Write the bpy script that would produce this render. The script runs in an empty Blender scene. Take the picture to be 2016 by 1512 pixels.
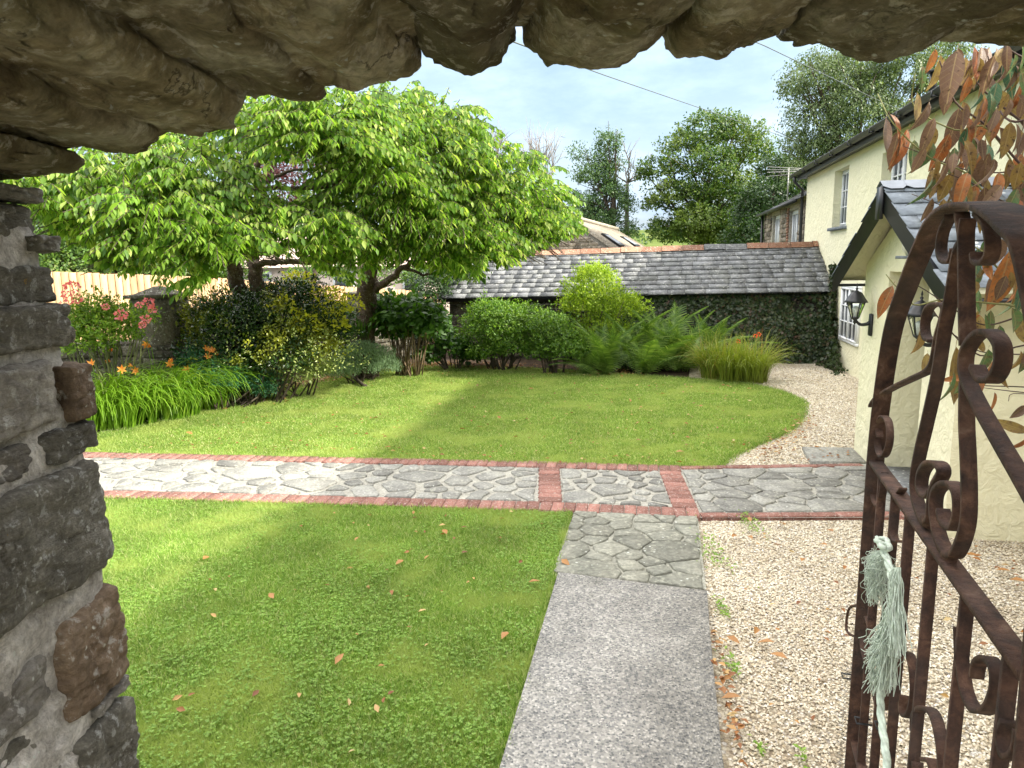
import bpy, math, random
import numpy as np
from mathutils import Vector, Matrix, noise
rng = np.random.default_rng(7); random.seed(7)
SC = bpy.context.scene; COL = SC.collection
rad = math.radians
# ---------------- camera ----------------
FPX, PITCH, ROLL = 1400.0, rad(9.8), -0.015
CAM = Vector((0, 0, 2.15))
cd = bpy.data.cameras.new('camera'); cam = bpy.data.objects.new('camera', cd); COL.objects.link(cam)
cd.lens = 36*FPX/2016; cd.sensor_width = 36; cd.clip_start = .05; cd.clip_end = 2500
RM = Matrix.Rotation(math.pi/2-PITCH, 3, 'X') @ Matrix.Rotation(ROLL, 3, 'Z')
cam.matrix_world = Matrix.Translation(CAM) @ RM.to_4x4(); SC.camera = cam
# ---------------- light ----------------
PSI = rad(10.98)                       # the house line, right of straight ahead
US = Vector((math.sin(PSI), math.cos(PSI), 0)); BS = Vector((math.cos(PSI), -math.sin(PSI), 0))
sd = (BS*1.0 + US*-.06 + Vector((0, 0, .64))).normalized()
EL = math.asin(sd.z); AZ = math.atan2(sd.x, sd.y)
SUN_E, SKY_S, EXPO = 2.4, .05, 2.1
ld = bpy.data.lights.new('sun', 'SUN'); ld.energy = SUN_E; ld.angle = rad(1.6); ld.color = (1, .94, .82)
sun = bpy.data.objects.new('sun', ld); COL.objects.link(sun); sun.location = (20, -10, 30)
sun.rotation_euler = sd.to_track_quat('Z', 'Y').to_euler()
wd = bpy.data.worlds.new('World'); SC.world = wd; wd.use_nodes = True
nt = wd.node_tree; nt.nodes.clear(); L = nt.links.new
def nn(t, **k):
    n = nt.nodes.new(t)
    for a, b in k.items(): setattr(n, a, b)
    return n
o = nn('ShaderNodeOutputWorld'); sk = nn('ShaderNodeTexSky', sky_type='NISHITA')
sk.sun_disc = False; sk.sun_elevation = EL; sk.sun_rotation = AZ; sk.air_density = 1.3; sk.dust_density = 1.5; sk.ozone_density = 2.0
b1 = nn('ShaderNodeBackground'); b1.inputs[1].default_value = SKY_S; L(sk.outputs[0], b1.inputs[0])
b2 = nn('ShaderNodeBackground'); b2.inputs[1].default_value = 1.0
tc = nn('ShaderNodeTexCoord'); sp = nn('ShaderNodeSeparateXYZ'); L(tc.outputs['Generated'], sp.inputs[0])
cr_ = nn('ShaderNodeValToRGB'); L(sp.outputs[2], cr_.inputs[0]); e_ = cr_.color_ramp.elements       # cloud is brighter overhead, raised above the view to lighten the shade
e_[0].position = 0; e_[0].color = (.165, .215, .29, 1); e_[1].position = .26; e_[1].color = (.185, .25, .32, 1)
for p_, c_ in ((.5, (1.02, 1.03, 1.03)), (1, (1.42, 1.40, 1.36))): q_ = e_.new(p_); q_.color = (*c_, 1)
n2_ = nn('ShaderNodeTexNoise'); n2_.inputs['Scale'].default_value = 1.7; n2_.inputs['Detail'].default_value = 7; n2_.inputs['Roughness'].default_value = .6
r2_ = nn('ShaderNodeValToRGB'); r2_.color_ramp.elements[0].position = .35; r2_.color_ramp.elements[0].color = (.88, .90, .94, 1); r2_.color_ramp.elements[1].position = .68; r2_.color_ramp.elements[1].color = (1.5, 1.36, 1.22, 1)
L(n2_.outputs[0], r2_.inputs[0]); mm_ = nn('ShaderNodeMix', data_type='RGBA', blend_type='MULTIPLY'); mm_.inputs[0].default_value = 1; L(cr_.outputs[0], mm_.inputs[6]); L(r2_.outputs[0], mm_.inputs[7]); L(mm_.outputs[2], b2.inputs[0])
ad = nn('ShaderNodeMath', operation='ADD'); L(sp.outputs[2], ad.inputs[0]); ad.inputs[1].default_value = .22
mx = nn('ShaderNodeMath', operation='MAXIMUM'); L(ad.outputs[0], mx.inputs[0]); mx.inputs[1].default_value = .08
dv = nn('ShaderNodeVectorMath', operation='DIVIDE'); L(tc.outputs['Generated'], dv.inputs[0]); L(mx.outputs[0], dv.inputs[1])
ns = nn('ShaderNodeTexNoise'); ns.inputs['Scale'].default_value = 2.6; ns.inputs['Detail'].default_value = 9; ns.inputs['Roughness'].default_value = .62
L(dv.outputs[0], ns.inputs['Vector']); L(dv.outputs[0], n2_.inputs['Vector'])
rp = nn('ShaderNodeValToRGB'); rp.color_ramp.elements[0].position = .38; rp.color_ramp.elements[0].color = (.4,)*3+(1,)
rp.color_ramp.elements[1].position = .66; rp.color_ramp.elements[1].color = (.95,)*3+(1,)
L(ns.outputs[0], rp.inputs[0]); ms = nn('ShaderNodeMixShader'); L(rp.outputs[0], ms.inputs[0]); L(b1.outputs[0], ms.inputs[1]); L(b2.outputs[0], ms.inputs[2])
L(ms.outputs[0], o.inputs[0])
SC.view_settings.view_transform = 'Standard'; SC.view_settings.look = 'None'; SC.view_settings.exposure = EXPO; SC.view_settings.gamma = 1
SC.render.engine = 'CYCLES'
SC.cycles.max_bounces = 8; SC.cycles.transparent_max_bounces = 8

# ---------------- geometry helpers ----------------
def ray(u, v): return RM @ Vector(((u-1008)/FPX, -(v-756)/FPX, -1))
def G(u, v, z=0):                      # the spot on level ground seen at a place in the photograph
    d = ray(u, v); return CAM + d*((z-CAM.z)/d.z)
def PY(u, v, Y):
    d = ray(u, v); return CAM + d*(Y/d.y)
def H(b, a, z=0): return BS*b + US*a + Vector((0, 0, z))
def ab(p): return (p.dot(BS), p.dot(US))
WL = {}                                # world position of each parent
def thing(name, label, cat, loc=(0, 0, 0), group=None):
    o = bpy.data.objects.new(name, None); COL.objects.link(o); o.location = loc; o.empty_display_size = .2
    o['label'] = label; o['category'] = cat
    if group: o['group'] = group
    WL[o.name] = Vector(loc); return o
def tag(o, label=None, cat=None, group=None, kind=None):
    for k, v in (('label', label), ('category', cat), ('group', group), ('kind', kind)):
        if v: o[k] = v
    return o
def link(name, me, parent=None, M=None):
    o = bpy.data.objects.new(name, me); COL.objects.link(o)
    M = M.copy() if M else Matrix()
    if parent is not None:
        o.parent = parent; M = Matrix.Translation(-WL[parent.name]) @ M; WL[o.name] = WL[parent.name]
        if False: pass
    else: WL[o.name] = M.translation.copy()
    o.matrix_local = M
    return o
class MB:
    def __init__(s): s.V = []; s.F = []; s.n = 0
    def add(s, V, F):
        V = np.asarray(V, float).reshape(-1, 3); s.V.append(V)
        if isinstance(F, np.ndarray): s.F.append(F + s.n)
        else: s.F.append([tuple(i+s.n for i in f) for f in F])
        s.n += len(V); return s
    def mesh(s, name, mat, smooth=False, off=None):
        me = bpy.data.meshes.new(name); V = np.concatenate(s.V) if s.V else np.zeros((0, 3))
        if off is not None: V = V - np.array(off)
        tot = []; ls = []
        for f in s.F:
            if isinstance(f, np.ndarray): ls.append(f.ravel()); tot.append(np.full(len(f), f.shape[1]))
            else:
                ls.append(np.array([i for q in f for i in q], int)); tot.append(np.array([len(q) for q in f], int))
        ls = np.concatenate(ls).astype(np.int32); tot = np.concatenate(tot).astype(np.int32)
        me.vertices.add(len(V)); me.vertices.foreach_set('co', V.astype(np.float32).ravel())
        me.loops.add(len(ls)); me.loops.foreach_set('vertex_index', ls)
        me.polygons.add(len(tot)); me.polygons.foreach_set('loop_start', np.concatenate([[0], np.cumsum(tot)[:-1]]).astype(np.int32))
        me.polygons.foreach_set('loop_total', tot)
        if smooth: me.polygons.foreach_set('use_smooth', np.ones(len(tot), bool))
        me.update(calc_edges=True)
        if mat: me.materials.append(mat)
        return me
    def build(s, name, mat, parent=None, smooth=False, loc=None):
        loc = WL[parent.name] if parent is not None else Vector(loc or (0, 0, 0))
        me = s.mesh(name, mat, smooth, off=loc)
        return link(name, me, parent, Matrix.Translation(loc))
    # solids
    def box(s, x0, x1, y0, y1, z0, z1, hf=False, c=0.0):
        if c <= 0:
            V = [(x, y, z) for z in (z0, z1) for x, y in ((x0, y0), (x1, y0), (x1, y1), (x0, y1))]
            F = [(3, 2, 1, 0), (4, 5, 6, 7), (0, 1, 5, 4), (1, 2, 6, 5), (2, 3, 7, 6), (3, 0, 4, 7)]
        else:
            V = []
            for z, i in ((z0, c), (z0+c, 0), (z1-c, 0), (z1, c)): V += [(x0+i, y0+i, z), (x1-i, y0+i, z), (x1-i, y1-i, z), (x0+i, y1-i, z)]
            F = [(3, 2, 1, 0), (12, 13, 14, 15)]
            for k in range(3):
                for i in range(4): F.append((4*k+i, 4*k+(i+1) % 4, 4*k+4+(i+1) % 4, 4*k+4+i))
        if hf: V = [tuple(H(*p)) for p in V]
        return s.add(V, F)
    def prism(s, poly, z0, z1, c=0.0, hf=False, jit=0):      # poly in plan, chamfered top
        n = len(poly); P = np.array(poly, float); ce = P.mean(0)
        def ins(d): 
            r = np.linalg.norm(P-ce, axis=1, keepdims=True); return ce + (P-ce)*(1-d/np.maximum(r, d*2))
        rings = [(P, z0), (P, z1-c)] + ([(ins(c), z1)] if c > 0 else [])
        if c <= 0: rings = [(P, z0), (P, z1)]
        V = []
        for R_, z in rings:
            for k, p in enumerate(R_): V.append((p[0], p[1], z + (random.uniform(-jit, jit) if z > z0 else 0)))
        F = [tuple(range((len(rings)-1)*n, len(rings)*n))]
        for k in range(len(rings)-1):
            for i in range(n): F.append((k*n+i, k*n+(i+1) % n, (k+1)*n+(i+1) % n, (k+1)*n+i))
        if hf: V = [tuple(H(*p)) for p in V]
        return s.add(V, F)
    def tube(s, pts, r, sides=6, caps=True):
        pts = [Vector(p) for p in pts]; n = len(pts)
        if not hasattr(r, '__len__'): r = [r]*n
        V = []; up = Vector((.13, .27, .95))
        t0 = (pts[1]-pts[0]).normalized(); x = t0.cross(up)
        if x.length < .1: x = t0.cross(Vector((1, 0, 0)))
        x.normalize()
        for i, p in enumerate(pts):
            t = (pts[min(i+1, n-1)]-pts[max(i-1, 0)]).normalized(); x = (x - t*x.dot(t)).normalized(); y = t.cross(x)
            for k in range(sides):
                a = 2*math.pi*k/sides; V.append(p + (x*math.cos(a)+y*math.sin(a))*r[i])
        F = [(i*sides+k, i*sides+(k+1) % sides, (i+1)*sides+(k+1) % sides, (i+1)*sides+k) for i in range(n-1) for k in range(sides)]
        if caps: F += [tuple(range(sides))[::-1], tuple((n-1)*sides+k for k in range(sides))]
        return s.add([tuple(v) for v in V], F)
    def lathe(s, c, prof, sides=12):
        V = []; n = len(prof)
        for r, z in prof:
            for k in range(sides):
                a = 2*math.pi*(k+.5)/sides; V.append((c[0]+r*math.cos(a), c[1]+r*math.sin(a), c[2]+z))
        F = [(i*sides+k, i*sides+(k+1) % sides, (i+1)*sides+(k+1) % sides, (i+1)*sides+k) for i in range(n-1) for k in range(sides)]
        F += [tuple(range(sides))[::-1], tuple((n-1)*sides+k for k in range(sides))]
        return s.add(V, F)
def crom(pts, n=6):
    P = [Vector(p) for p in pts]; out = []
    Q = [P[0]*2-P[1]] + P + [P[-1]*2-P[-2]]
    for i in range(1, len(Q)-2):
        for k in range(n):
            t = k/n; a, b, c, d = Q[i-1], Q[i], Q[i+1], Q[i+2]
            out.append(.5*((2*b)+(c-a)*t+(2*a-5*b+4*c-d)*t*t+(3*b-a-3*c+d)*t**3))
    out.append(P[-1]); return out
def fbm(p, o=4): return noise.fractal(p, 1.0, 2.0, o, noise_basis='PERLIN_ORIGINAL')
def rock(c, size, seed, rough=.06, n=12, mb=None, rot=0, sharp=3.2, fine=.02, frac=0):
    """irregular block of stone; c centre, size full lengths"""
    mb = mb or MB(); S = Vector(size)/2; off = Vector((seed*7.31, seed*3.7, seed*1.9))
    idx = {}; V = []; F = []
    def vid(i, j, k):
        key = (i, j, k)
        if key not in idx:
            p = Vector((i/n*2-1, j/n*2-1, k/n*2-1))
            l = (abs(p.x)**sharp+abs(p.y)**sharp+abs(p.z)**sharp)**(1/sharp)
            m = max(abs(p.x), abs(p.y), abs(p.z)); q = p*(m/l)
            w = Vector((q.x*S.x, q.y*S.y, q.z*S.z)); ms = min(S)*2
            d = fbm(w*(1.1/ms)+off, 3)*rough*ms*2.2 + fbm(w*(6/ms)+off*1.7, 3)*fine*ms*2
            if frac:
                a_ = 1-abs(noise.noise(w*13+off*1.3))*2; b_ = 1-abs(noise.noise(Vector((w.x*26, w.y*26, w.z*44))+off))*2; d -= max(0, a_-.35)*frac*1.3+max(0, b_-.2)*frac*.6; d += noise.noise(w*70+off)*frac*.35
            # flat cleaved faces
            d += -max(0, noise.noise(w*(1.6/ms)+off*2.1)-.12)*rough*ms*1.5
            w += q.normalized()*d
            if rot: w = Matrix.Rotation(rot, 3, 'Y') @ w
            idx[key] = len(V); V.append(Vector(c)+w)
        return idx[key]
    for ax in range(3):
        for s in (0, n):
            for i in range(n):
                for j in range(n):
                    q = []
                    for di, dj in ((0, 0), (1, 0), (1, 1), (0, 1)):
                        t = [0, 0, 0]; t[ax] = s; t[(ax+1) % 3] = i+di; t[(ax+2) % 3] = j+dj; q.append(vid(*t))
                    F.append(tuple(q if s else q[::-1]))
    return mb.add([tuple(v) for v in V], F)

# ---------------- materials ----------------
class NM:
    def __init__(s, name):
        s.m = bpy.data.materials.new(name); s.m.use_nodes = True; s.t = s.m.node_tree; s.t.nodes.clear()
        s.out = s.n('ShaderNodeOutputMaterial'); s.geo = s.n('ShaderNodeNewGeometry')
    def n(s, t, **k):
        x = s.t.nodes.new(t)
        for a, b in k.items(): setattr(x, a, b)
        return x
    def l(s, a, b): s.t.links.new(a, b)
    def pos(s, scale=(1, 1, 1), obj=False):
        mp = s.n('ShaderNodeMapping'); mp.inputs['Scale'].default_value = scale
        if obj:
            tc = s.n('ShaderNodeTexCoord'); oi = s.n('ShaderNodeObjectInfo'); ad = s.n('ShaderNodeVectorMath', operation='ADD')
            ml = s.n('ShaderNodeMath', operation='MULTIPLY'); s.l(oi.outputs['Random'], ml.inputs[0]); ml.inputs[1].default_value = 37.
            s.l(tc.outputs['Object'], ad.inputs[0]); s.l(ml.outputs[0], ad.inputs[1]); s.l(ad.outputs[0], mp.inputs[0])
        else: s.l(s.geo.outputs['Position'], mp.inputs[0])
        return mp.outputs[0]
    def noise(s, sc, det=4, ro=.55, vec=None, dist=0):
        x = s.n('ShaderNodeTexNoise'); x.inputs['Scale'].default_value = sc; x.inputs['Detail'].default_value = det; x.inputs['Roughness'].default_value = ro
        x.inputs['Distortion'].default_value = dist; s.l(vec or s.pos(), x.inputs['Vector']); return x.outputs[0]
    def vor(s, sc, feat='F1', vec=None, out='Distance', rnd=1):
        x = s.n('ShaderNodeTexVoronoi', feature=feat); x.inputs['Scale'].default_value = sc; x.inputs['Randomness'].default_value = rnd
        s.l(vec or s.pos(), x.inputs['Vector']); return x.outputs[out]
    def ramp(s, f, st, interp='LINEAR'):
        r = s.n('ShaderNodeValToRGB'); e = r.color_ramp.elements; r.color_ramp.interpolation = interp
        for i, (p, c) in enumerate(st):
            if not hasattr(c, '__len__'): c = (c, c, c)
            q = e[i] if i < 2 else e.new(p)
            q.position = p; q.color = (*c, 1)
        s.l(f, r.inputs[0]); return r.outputs[0]
    def mix(s, f, a, b, mode='MIX'):
        x = s.n('ShaderNodeMix', data_type='RGBA', blend_type=mode)
        for i, v in ((0, f), (6, a), (7, b)):
            if hasattr(v, 'links'): s.l(v, x.inputs[i])
            elif hasattr(v, '__len__'): x.inputs[i].default_value = (*v, 1)
            else: x.inputs[i].default_value = v
        return x.outputs[2]
    def math(s, op, a, b=0):
        x = s.n('ShaderNodeMath', operation=op)
        for i, v in ((0, a), (1, b)):
            if hasattr(v, 'links'): s.l(v, x.inputs[i])
            else: x.inputs[i].default_value = v
        return x.outputs[0]
    def bump(s, h, st=.5, d=.01, prev=None):
        b = s.n('ShaderNodeBump'); b.inputs['Strength'].default_value = st; b.inputs['Distance'].default_value = d
        s.l(h, b.inputs['Height'])
        if prev: s.l(prev, b.inputs['Normal'])
        return b.outputs[0]
    def pr(s, col, ro=.8, nor=None, spec=.3, metal=0, **k):
        p = s.n('ShaderNodeBsdfPrincipled')
        for i, v in (('Base Color', col), ('Roughness', ro)):
            if hasattr(v, 'links'): s.l(v, p.inputs[i])
            elif hasattr(v, '__len__'): p.inputs[i].default_value = (*v, 1)
            else: p.inputs[i].default_value = v
        p.inputs['Specular IOR Level'].default_value = spec; p.inputs['Metallic'].default_value = metal
        for a, b in k.items(): p.inputs[a.replace('_', ' ')].default_value = b
        if nor: s.l(nor, p.inputs['Normal'])
        s.p = p; s.l(p.outputs[0], s.out.inputs[0]); return s
    def isl(s): return s.geo.outputs['Random Per Island']
    def rnd(s): return s.n('ShaderNodeObjectInfo').outputs['Random']
def leafmat(name, stops, tr=.35, rough=.45, vary=.5, isl=True, trcol=None, patch=None, ps=1.2):
    m = NM(name); f = m.isl() if isl else m.rnd(); c = m.ramp(f, stops)
    n = m.noise(1.6, 3); c = m.mix(vary, c, m.mix(1, c, m.ramp(n, [(.3, .55), (.7, 1.35)]), 'MULTIPLY'))
    if patch is not None: c = m.mix(m.ramp(m.noise(ps, 2), [(.52, 0), (.62, 1)]), c, patch)
    m.pr(c, rough, spec=.35)
    t = m.n('ShaderNodeBsdfTranslucent'); m.l(m.mix(1, c, trcol or (1.5, 1.55, .7), 'MULTIPLY'), t.inputs[0])
    x = m.n('ShaderNodeMixShader'); x.inputs[0].default_value = tr; m.l(m.p.outputs[0], x.inputs[1]); m.l(t.outputs[0], x.inputs[2]); m.l(x.outputs[0], m.out.inputs[0])
    return m.m
def simple(name, col, ro=.6, metal=0, spec=.3, var=.15, sc=8, bump=0, bs=40):
    m = NM(name); c = m.mix(1, col, m.ramp(m.noise(sc, 5), [(.25, 1-var*1.5), (.75, 1+var)]), 'MULTIPLY')
    m.pr(c, ro, nor=m.bump(m.noise(bs, 5), bump, .01) if bump else None, spec=spec, metal=metal); return m.m
def stonemat(name, stops, sc=3, lichen=.0, lc=(.55, .56, .5), yel=0, bump=.7, strata=True, moss=0, obj=False, rndv=.25, crev=0):
    m = NM(name); P = m.pos(obj=obj)
    n1 = m.noise(sc, 8, .62, P, dist=.6); c = m.ramp(n1, stops)
    n2 = m.noise(sc*9, 6, .6, P); c = m.mix(1, c, m.ramp(n2, [(.25, .6), (.75, 1.35)]), 'MULTIPLY')
    if rndv: c = m.mix(1, c, m.ramp(m.rnd(), [(0, 1-rndv), (1, 1+rndv)]), 'MULTIPLY')
    if moss: c = m.mix(m.ramp(m.noise(sc*.8, 5, .6, P), [(.5, 0), (.68, moss)]), c, (.07, .08, .015))
    if lichen:
        c = m.mix(m.ramp(m.noise(sc*4.5, 7, .7, P), [(.56, 0), (.62, lichen)]), c, lc)
        v = m.vor(sc*6, vec=P); s = m.noise(sc*2.3, 3, vec=P)
        c = m.mix(m.math('MULTIPLY', m.ramp(v, [(.12, 1), (.2, 0)]), m.ramp(s, [(.52, 0), (.6, 1)])), c, (.6, .62, .57))
    if yel: c = m.mix(m.ramp(m.noise(sc*1.9, 6, .7, m.pos((1, 1, 1.3))), [(.68, 0), (.72, yel)]), c, (.42, .25, .03))
    if crev:
        q = m.noise(sc*.55, 7, .62, P, dist=.2); q = m.math('ABSOLUTE', m.math('SUBTRACT', q, .5)); c = m.mix(m.math('MULTIPLY', m.ramp(q, [(0, crev), (.012, 0)]), m.ramp(m.noise(sc*.9, 3, .5, P), [(.48, 0), (.56, 1)])), c, (.05, .04, .028))
    h = m.noise(sc*3, 10, .68, P, dist=.4); b = m.bump(h, bump, .04)
    if strata: b = m.bump(m.noise(sc*2.2, 7, .65, m.pos((1, 1, 7), obj=obj)), bump*.7, .02, b)
    m.pr(c, .88, nor=m.bump(m.noise(sc*22, 5, .6, P), .5, .006, b), spec=.2); return m.m
# ================= materials =================
m = NM('cream_render'); h1 = m.noise(9, 6, .6, dist=1.2); h2 = m.vor(7, 'SMOOTH_F1')
c = m.mix(m.ramp(m.noise(2.2, 5), [(.35, 0), (.7, .35)]), (.80, .765, .55), (.70, .68, .51))
b = m.bump(h1, .6, .05); b = m.bump(h2, .35, .03, b); m.pr(c, .85, nor=m.bump(m.noise(60, 4), .3, .005, b), spec=.15); M_CREAM = m.m
M_BLACK = simple('black_paint', (.018, .019, .022), .4, spec=.4, var=.2, bump=.1)
M_WHITE = simple('white_frame', (.78, .80, .82), .35, var=.04)
M_GLASS = simple('dark_glass', (.045, .055, .07), .06, spec=.9, var=.1)
M_SLATE = stonemat('roof_slate', [(.3, (.095, .10, .105)), (.6, (.165, .17, .175)), (.75, (.23, .23, .225))], 2.6, .7, (.33, .335, .32), bump=.35, moss=.15, obj=False, rndv=.22)
M_SLATE2 = stonemat('porch_slate', [(.3, (.14, .165, .19)), (.7, (.21, .235, .26))], 1.2, .12, (.4, .43, .45), bump=.15, rndv=.15)
M_RIDGE = stonemat('ridge_clay', [(.3, (.17, .09, .06)), (.55, (.28, .145, .095)), (.75, (.24, .165, .125))], 7, .9, (.42, .37, .29), bump=.5, strata=False, rndv=.3)
M_RUBBLE = stonemat('rubble_stone', [(.3, (.10, .085, .07)), (.5, (.19, .155, .12)), (.7, (.27, .24, .2))], 3, .35, bump=.6, rndv=.5)
M_DKRUB = stonemat('dark_rubble', [(.3, (.05, .045, .035)), (.6, (.12, .105, .08)), (.75, (.18, .16, .13))], 4, .3, bump=.6, moss=.3, rndv=.4)  # darker rubble tones with random moss and lichen
M_MORTAR = stonemat('mortar', [(.3, (.24, .21, .17)), (.7, (.42, .39, .33))], 5, .2, bump=.8, strata=False, rndv=0)
M_SOIL = simple('soil', (.055, .035, .02), 1, var=.5, sc=6, bump=.8, bs=30)
M_BRICK = stonemat('paving_brick', [(.25, (.18, .085, .068)), (.55, (.27, .135, .108)), (.8, (.34, .19, .155))], 9, .75, (.42, .36, .32), bump=.35, strata=False, rndv=.3)
M_PAVE = stonemat('paving_stone', [(.25, (.155, .152, .138)), (.5, (.25, .248, .225)), (.75, (.34, .335, .295))], 4.5, .7, (.40, .40, .33), bump=.6, rndv=.25)
M_PAVE2 = stonemat('paving_stone_dark', [(.25, (.15, .155, .13)), (.5, (.235, .235, .195)), (.75, (.31, .305, .25))], 3.2, .5, (.42, .42, .34), bump=.8, rndv=.2)
M_PMORT = stonemat('path_mortar', [(.3, (.26, .25, .215)), (.7, (.38, .37, .32))], 6, .2, bump=.4, strata=False, rndv=0)
M_PMORT2 = stonemat('path_mortar_old', [(.3, (.22, .22, .18)), (.7, (.36, .355, .30))], 6, .3, bump=.5, strata=False, rndv=0)
m = NM('exposed_aggregate'); w = m.vor(85, out='Color'); sx = m.n('ShaderNodeSeparateXYZ'); m.l(w, sx.inputs[0])
c = m.ramp(sx.outputs[0], [(.0, (.10, .102, .104)), (.3, (.18, .18, .176)), (.55, (.245, .238, .22)), (.8, (.32, .31, .285)), (1, (.44, .42, .385))])
c = m.mix(m.ramp(m.vor(85), [(.4, 0), (.75, .5)]), c, (.29, .28, .25))
c = m.mix(1, c, m.ramp(m.noise(2.4, 7, .65), [(.3, .68), (.7, 1.2)]), 'MULTIPLY'); c = m.mix(m.ramp(m.noise(1.3, 6, .7, dist=1), [(.56, 0), (.7, .45)]), c, (.10, .10, .075))
m.pr(c, .85, nor=m.bump(m.vor(85), .7, .006), spec=.2); M_AGG = m.m
# ground materials
m = NM('lawn'); n1 = m.noise(45, 4, .7); c = m.ramp(n1, [(.3, (.13, .19, .03)), (.55, (.21, .29, .05)), (.75, (.29, .33, .10))])
c = m.mix(m.ramp(m.noise(2.3, 6, .65), [(.45, 0), (.7, .65)]), c, (.22, .22, .06))
m.pr(c, 1, nor=m.bump(m.noise(140, 3), .8, .02), spec=.05); M_LAWN = m.m
m = NM('gravel'); P = m.pos((1, 1, 0)); w = m.vor(48, vec=P, out='Color'); sx = m.n('ShaderNodeSeparateXYZ'); m.l(w, sx.inputs[0])
gst = [(0, (.20, .15, .10)), (.12, (.40, .34, .24)), (.35, (.58, .52, .39)), (.6, (.74, .69, .56)), (.82, (.50, .40, .25)), (.92, (.85, .82, .75)), (1, (.36, .33, .30))]
c = m.ramp(sx.outputs[0], gst); c = m.mix(m.ramp(m.vor(48, vec=P), [(.4, 0), (.7, .7)]), c, (.26, .21, .15))
c = m.mix(m.ramp(m.noise(1.1, 5), [(.45, 0), (.7, .55)]), c, (.25, .2, .14))
m.pr(c, .8, nor=m.bump(m.vor(48, vec=P), 1, .02), spec=.2); M_GRAV = m.m
m = NM('pebbles'); m.pr(m.mix(m.ramp(m.noise(1.1, 5), [(.45, 0), (.7, .4)]), m.ramp(m.isl(), gst), (.34, .27, .18)), .6, spec=.3); M_PEB = m.m
m = NM('field'); m.pr(m.ramp(m.noise(.05, 3), [(.4, (.09, .125, .035)), (.6, (.14, .165, .06))]), 1, spec=0); M_FIELD = m.m
m = NM('fence_wood'); P = m.pos((1, 1, .12)); c = m.ramp(m.noise(14, 6, .6, P), [(.3, (.38, .22, .11)), (.6, (.56, .37, .20)), (.8, (.66, .48, .30))])
c = m.mix(1, c, m.ramp(m.rnd(), [(0, .75), (1, 1.2)]), 'MULTIPLY'); m.pr(c, .8, nor=m.bump(m.noise(30, 5, .6, P), .3, .01)); M_WOOD = m.m
M_BARK = stonemat('cherry_bark', [(.3, (.045, .030, .020)), (.6, (.12, .085, .06)), (.75, (.22, .19, .15))], 6, .2, bump=1, rndv=0)
M_BARK2 = stonemat('dark_bark', [(.3, (.05, .04, .03)), (.7, (.15, .12, .09))], 5, 0, bump=1, rndv=0)
M_GREYBARK = simple('grey_twigs', (.26, .23, .21), .9)
m = NM('rusty_iron'); c = m.ramp(m.noise(22, 8, .65, dist=.5), [(.3, (.020, .011, .008)), (.48, (.058, .028, .018)), (.6, (.105, .052, .032)), (.75, (.20, .13, .09))])
c = m.mix(m.ramp(m.noise(5, 5), [(.5, 0), (.7, .5)]), c, (.06, .045, .038)); m.pr(c, .78, nor=m.bump(m.noise(70, 8, .7), 1, .007), spec=.35); M_RUST = m.m
M_WIRE = simple('galvanised_wire', (.30, .30, .28), .5, metal=.6)
M_ROPE = simple('weathered_rope', (.60, .68, .58), .95, var=.25, sc=60)
M_LEAD = simple('lead_flashing', (.22, .245, .28), .55, var=.2, sc=6)
M_GUTTER = M_BLACK
# foliage
LM = {}
LM['cherry'] = leafmat('cherry_leaf', [(0, (.05, .12, .018)), (.25, (.11, .22, .03)), (.7, (.21, .34, .05)), (1, (.44, .52, .15))], .48, .3, .6)
LM['cherry1'] = LM['cherry']
LM['rose'] = leafmat('rose_leaf', [(0, (.07, .14, .015)), (.6, (.16, .28, .03)), (1, (.28, .38, .05))], .4)
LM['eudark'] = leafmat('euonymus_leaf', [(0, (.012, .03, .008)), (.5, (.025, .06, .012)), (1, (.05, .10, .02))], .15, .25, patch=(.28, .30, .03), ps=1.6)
LM['euedge'] = leafmat('euonymus_pale_leaf', [(0, (.22, .30, .08)), (1, (.42, .46, .17))], .25, .3, .2)
LM['spurge'] = leafmat('spurge_leaf', [(0, (.02, .09, .035)), (1, (.05, .17, .08))], .25)
LM['santo'] = leafmat('rosemary_leaf', [(0, (.10, .17, .09)), (.6, (.17, .26, .14)), (1, (.26, .36, .21))], .2, .7)
LM['hydr'] = leafmat('hydrangea_leaf', [(0, (.02, .06, .008)), (.6, (.05, .12, .015)), (1, (.10, .20, .03))], .35)
LM['chois'] = leafmat('choisya_leaf', [(0, (.05, .12, .012)), (.5, (.11, .22, .025)), (1, (.22, .34, .05))], .35)
LM['gold'] = leafmat('golden_leaf', [(0, (.10, .18, .012)), (.5, (.22, .33, .02)), (1, (.36, .46, .05))], .4)
LM['fern'] = leafmat('fern_leaf', [(0, (.075, .145, .025)), (.6, (.13, .22, .04)), (1, (.21, .30, .07))], .35)
LM['lily'] = leafmat('daylily_leaf', [(0, (.09, .20, .012)), (.5, (.17, .32, .025)), (1, (.28, .42, .05))], .4, .35, .3)
LM['croc'] = leafmat('crocosmia_leaf', [(0, (.12, .19, .02)), (.6, (.22, .27, .04)), (.85, (.32, .32, .07)), (1, (.34, .20, .07))], .35)
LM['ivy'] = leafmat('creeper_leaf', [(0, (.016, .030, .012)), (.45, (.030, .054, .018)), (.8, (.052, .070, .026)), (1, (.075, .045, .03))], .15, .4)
LM['bgdark'] = leafmat('dark_tree_leaf', [(0, (.015, .042, .010)), (1, (.045, .09, .022))], .25)
LM['bgmid'] = leafmat('sycamore_leaf', [(0, (.028, .07, .013)), (.6, (.065, .125, .02)), (1, (.16, .22, .04))], .35, patch=(.13, .18, .035), ps=.35)
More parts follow.
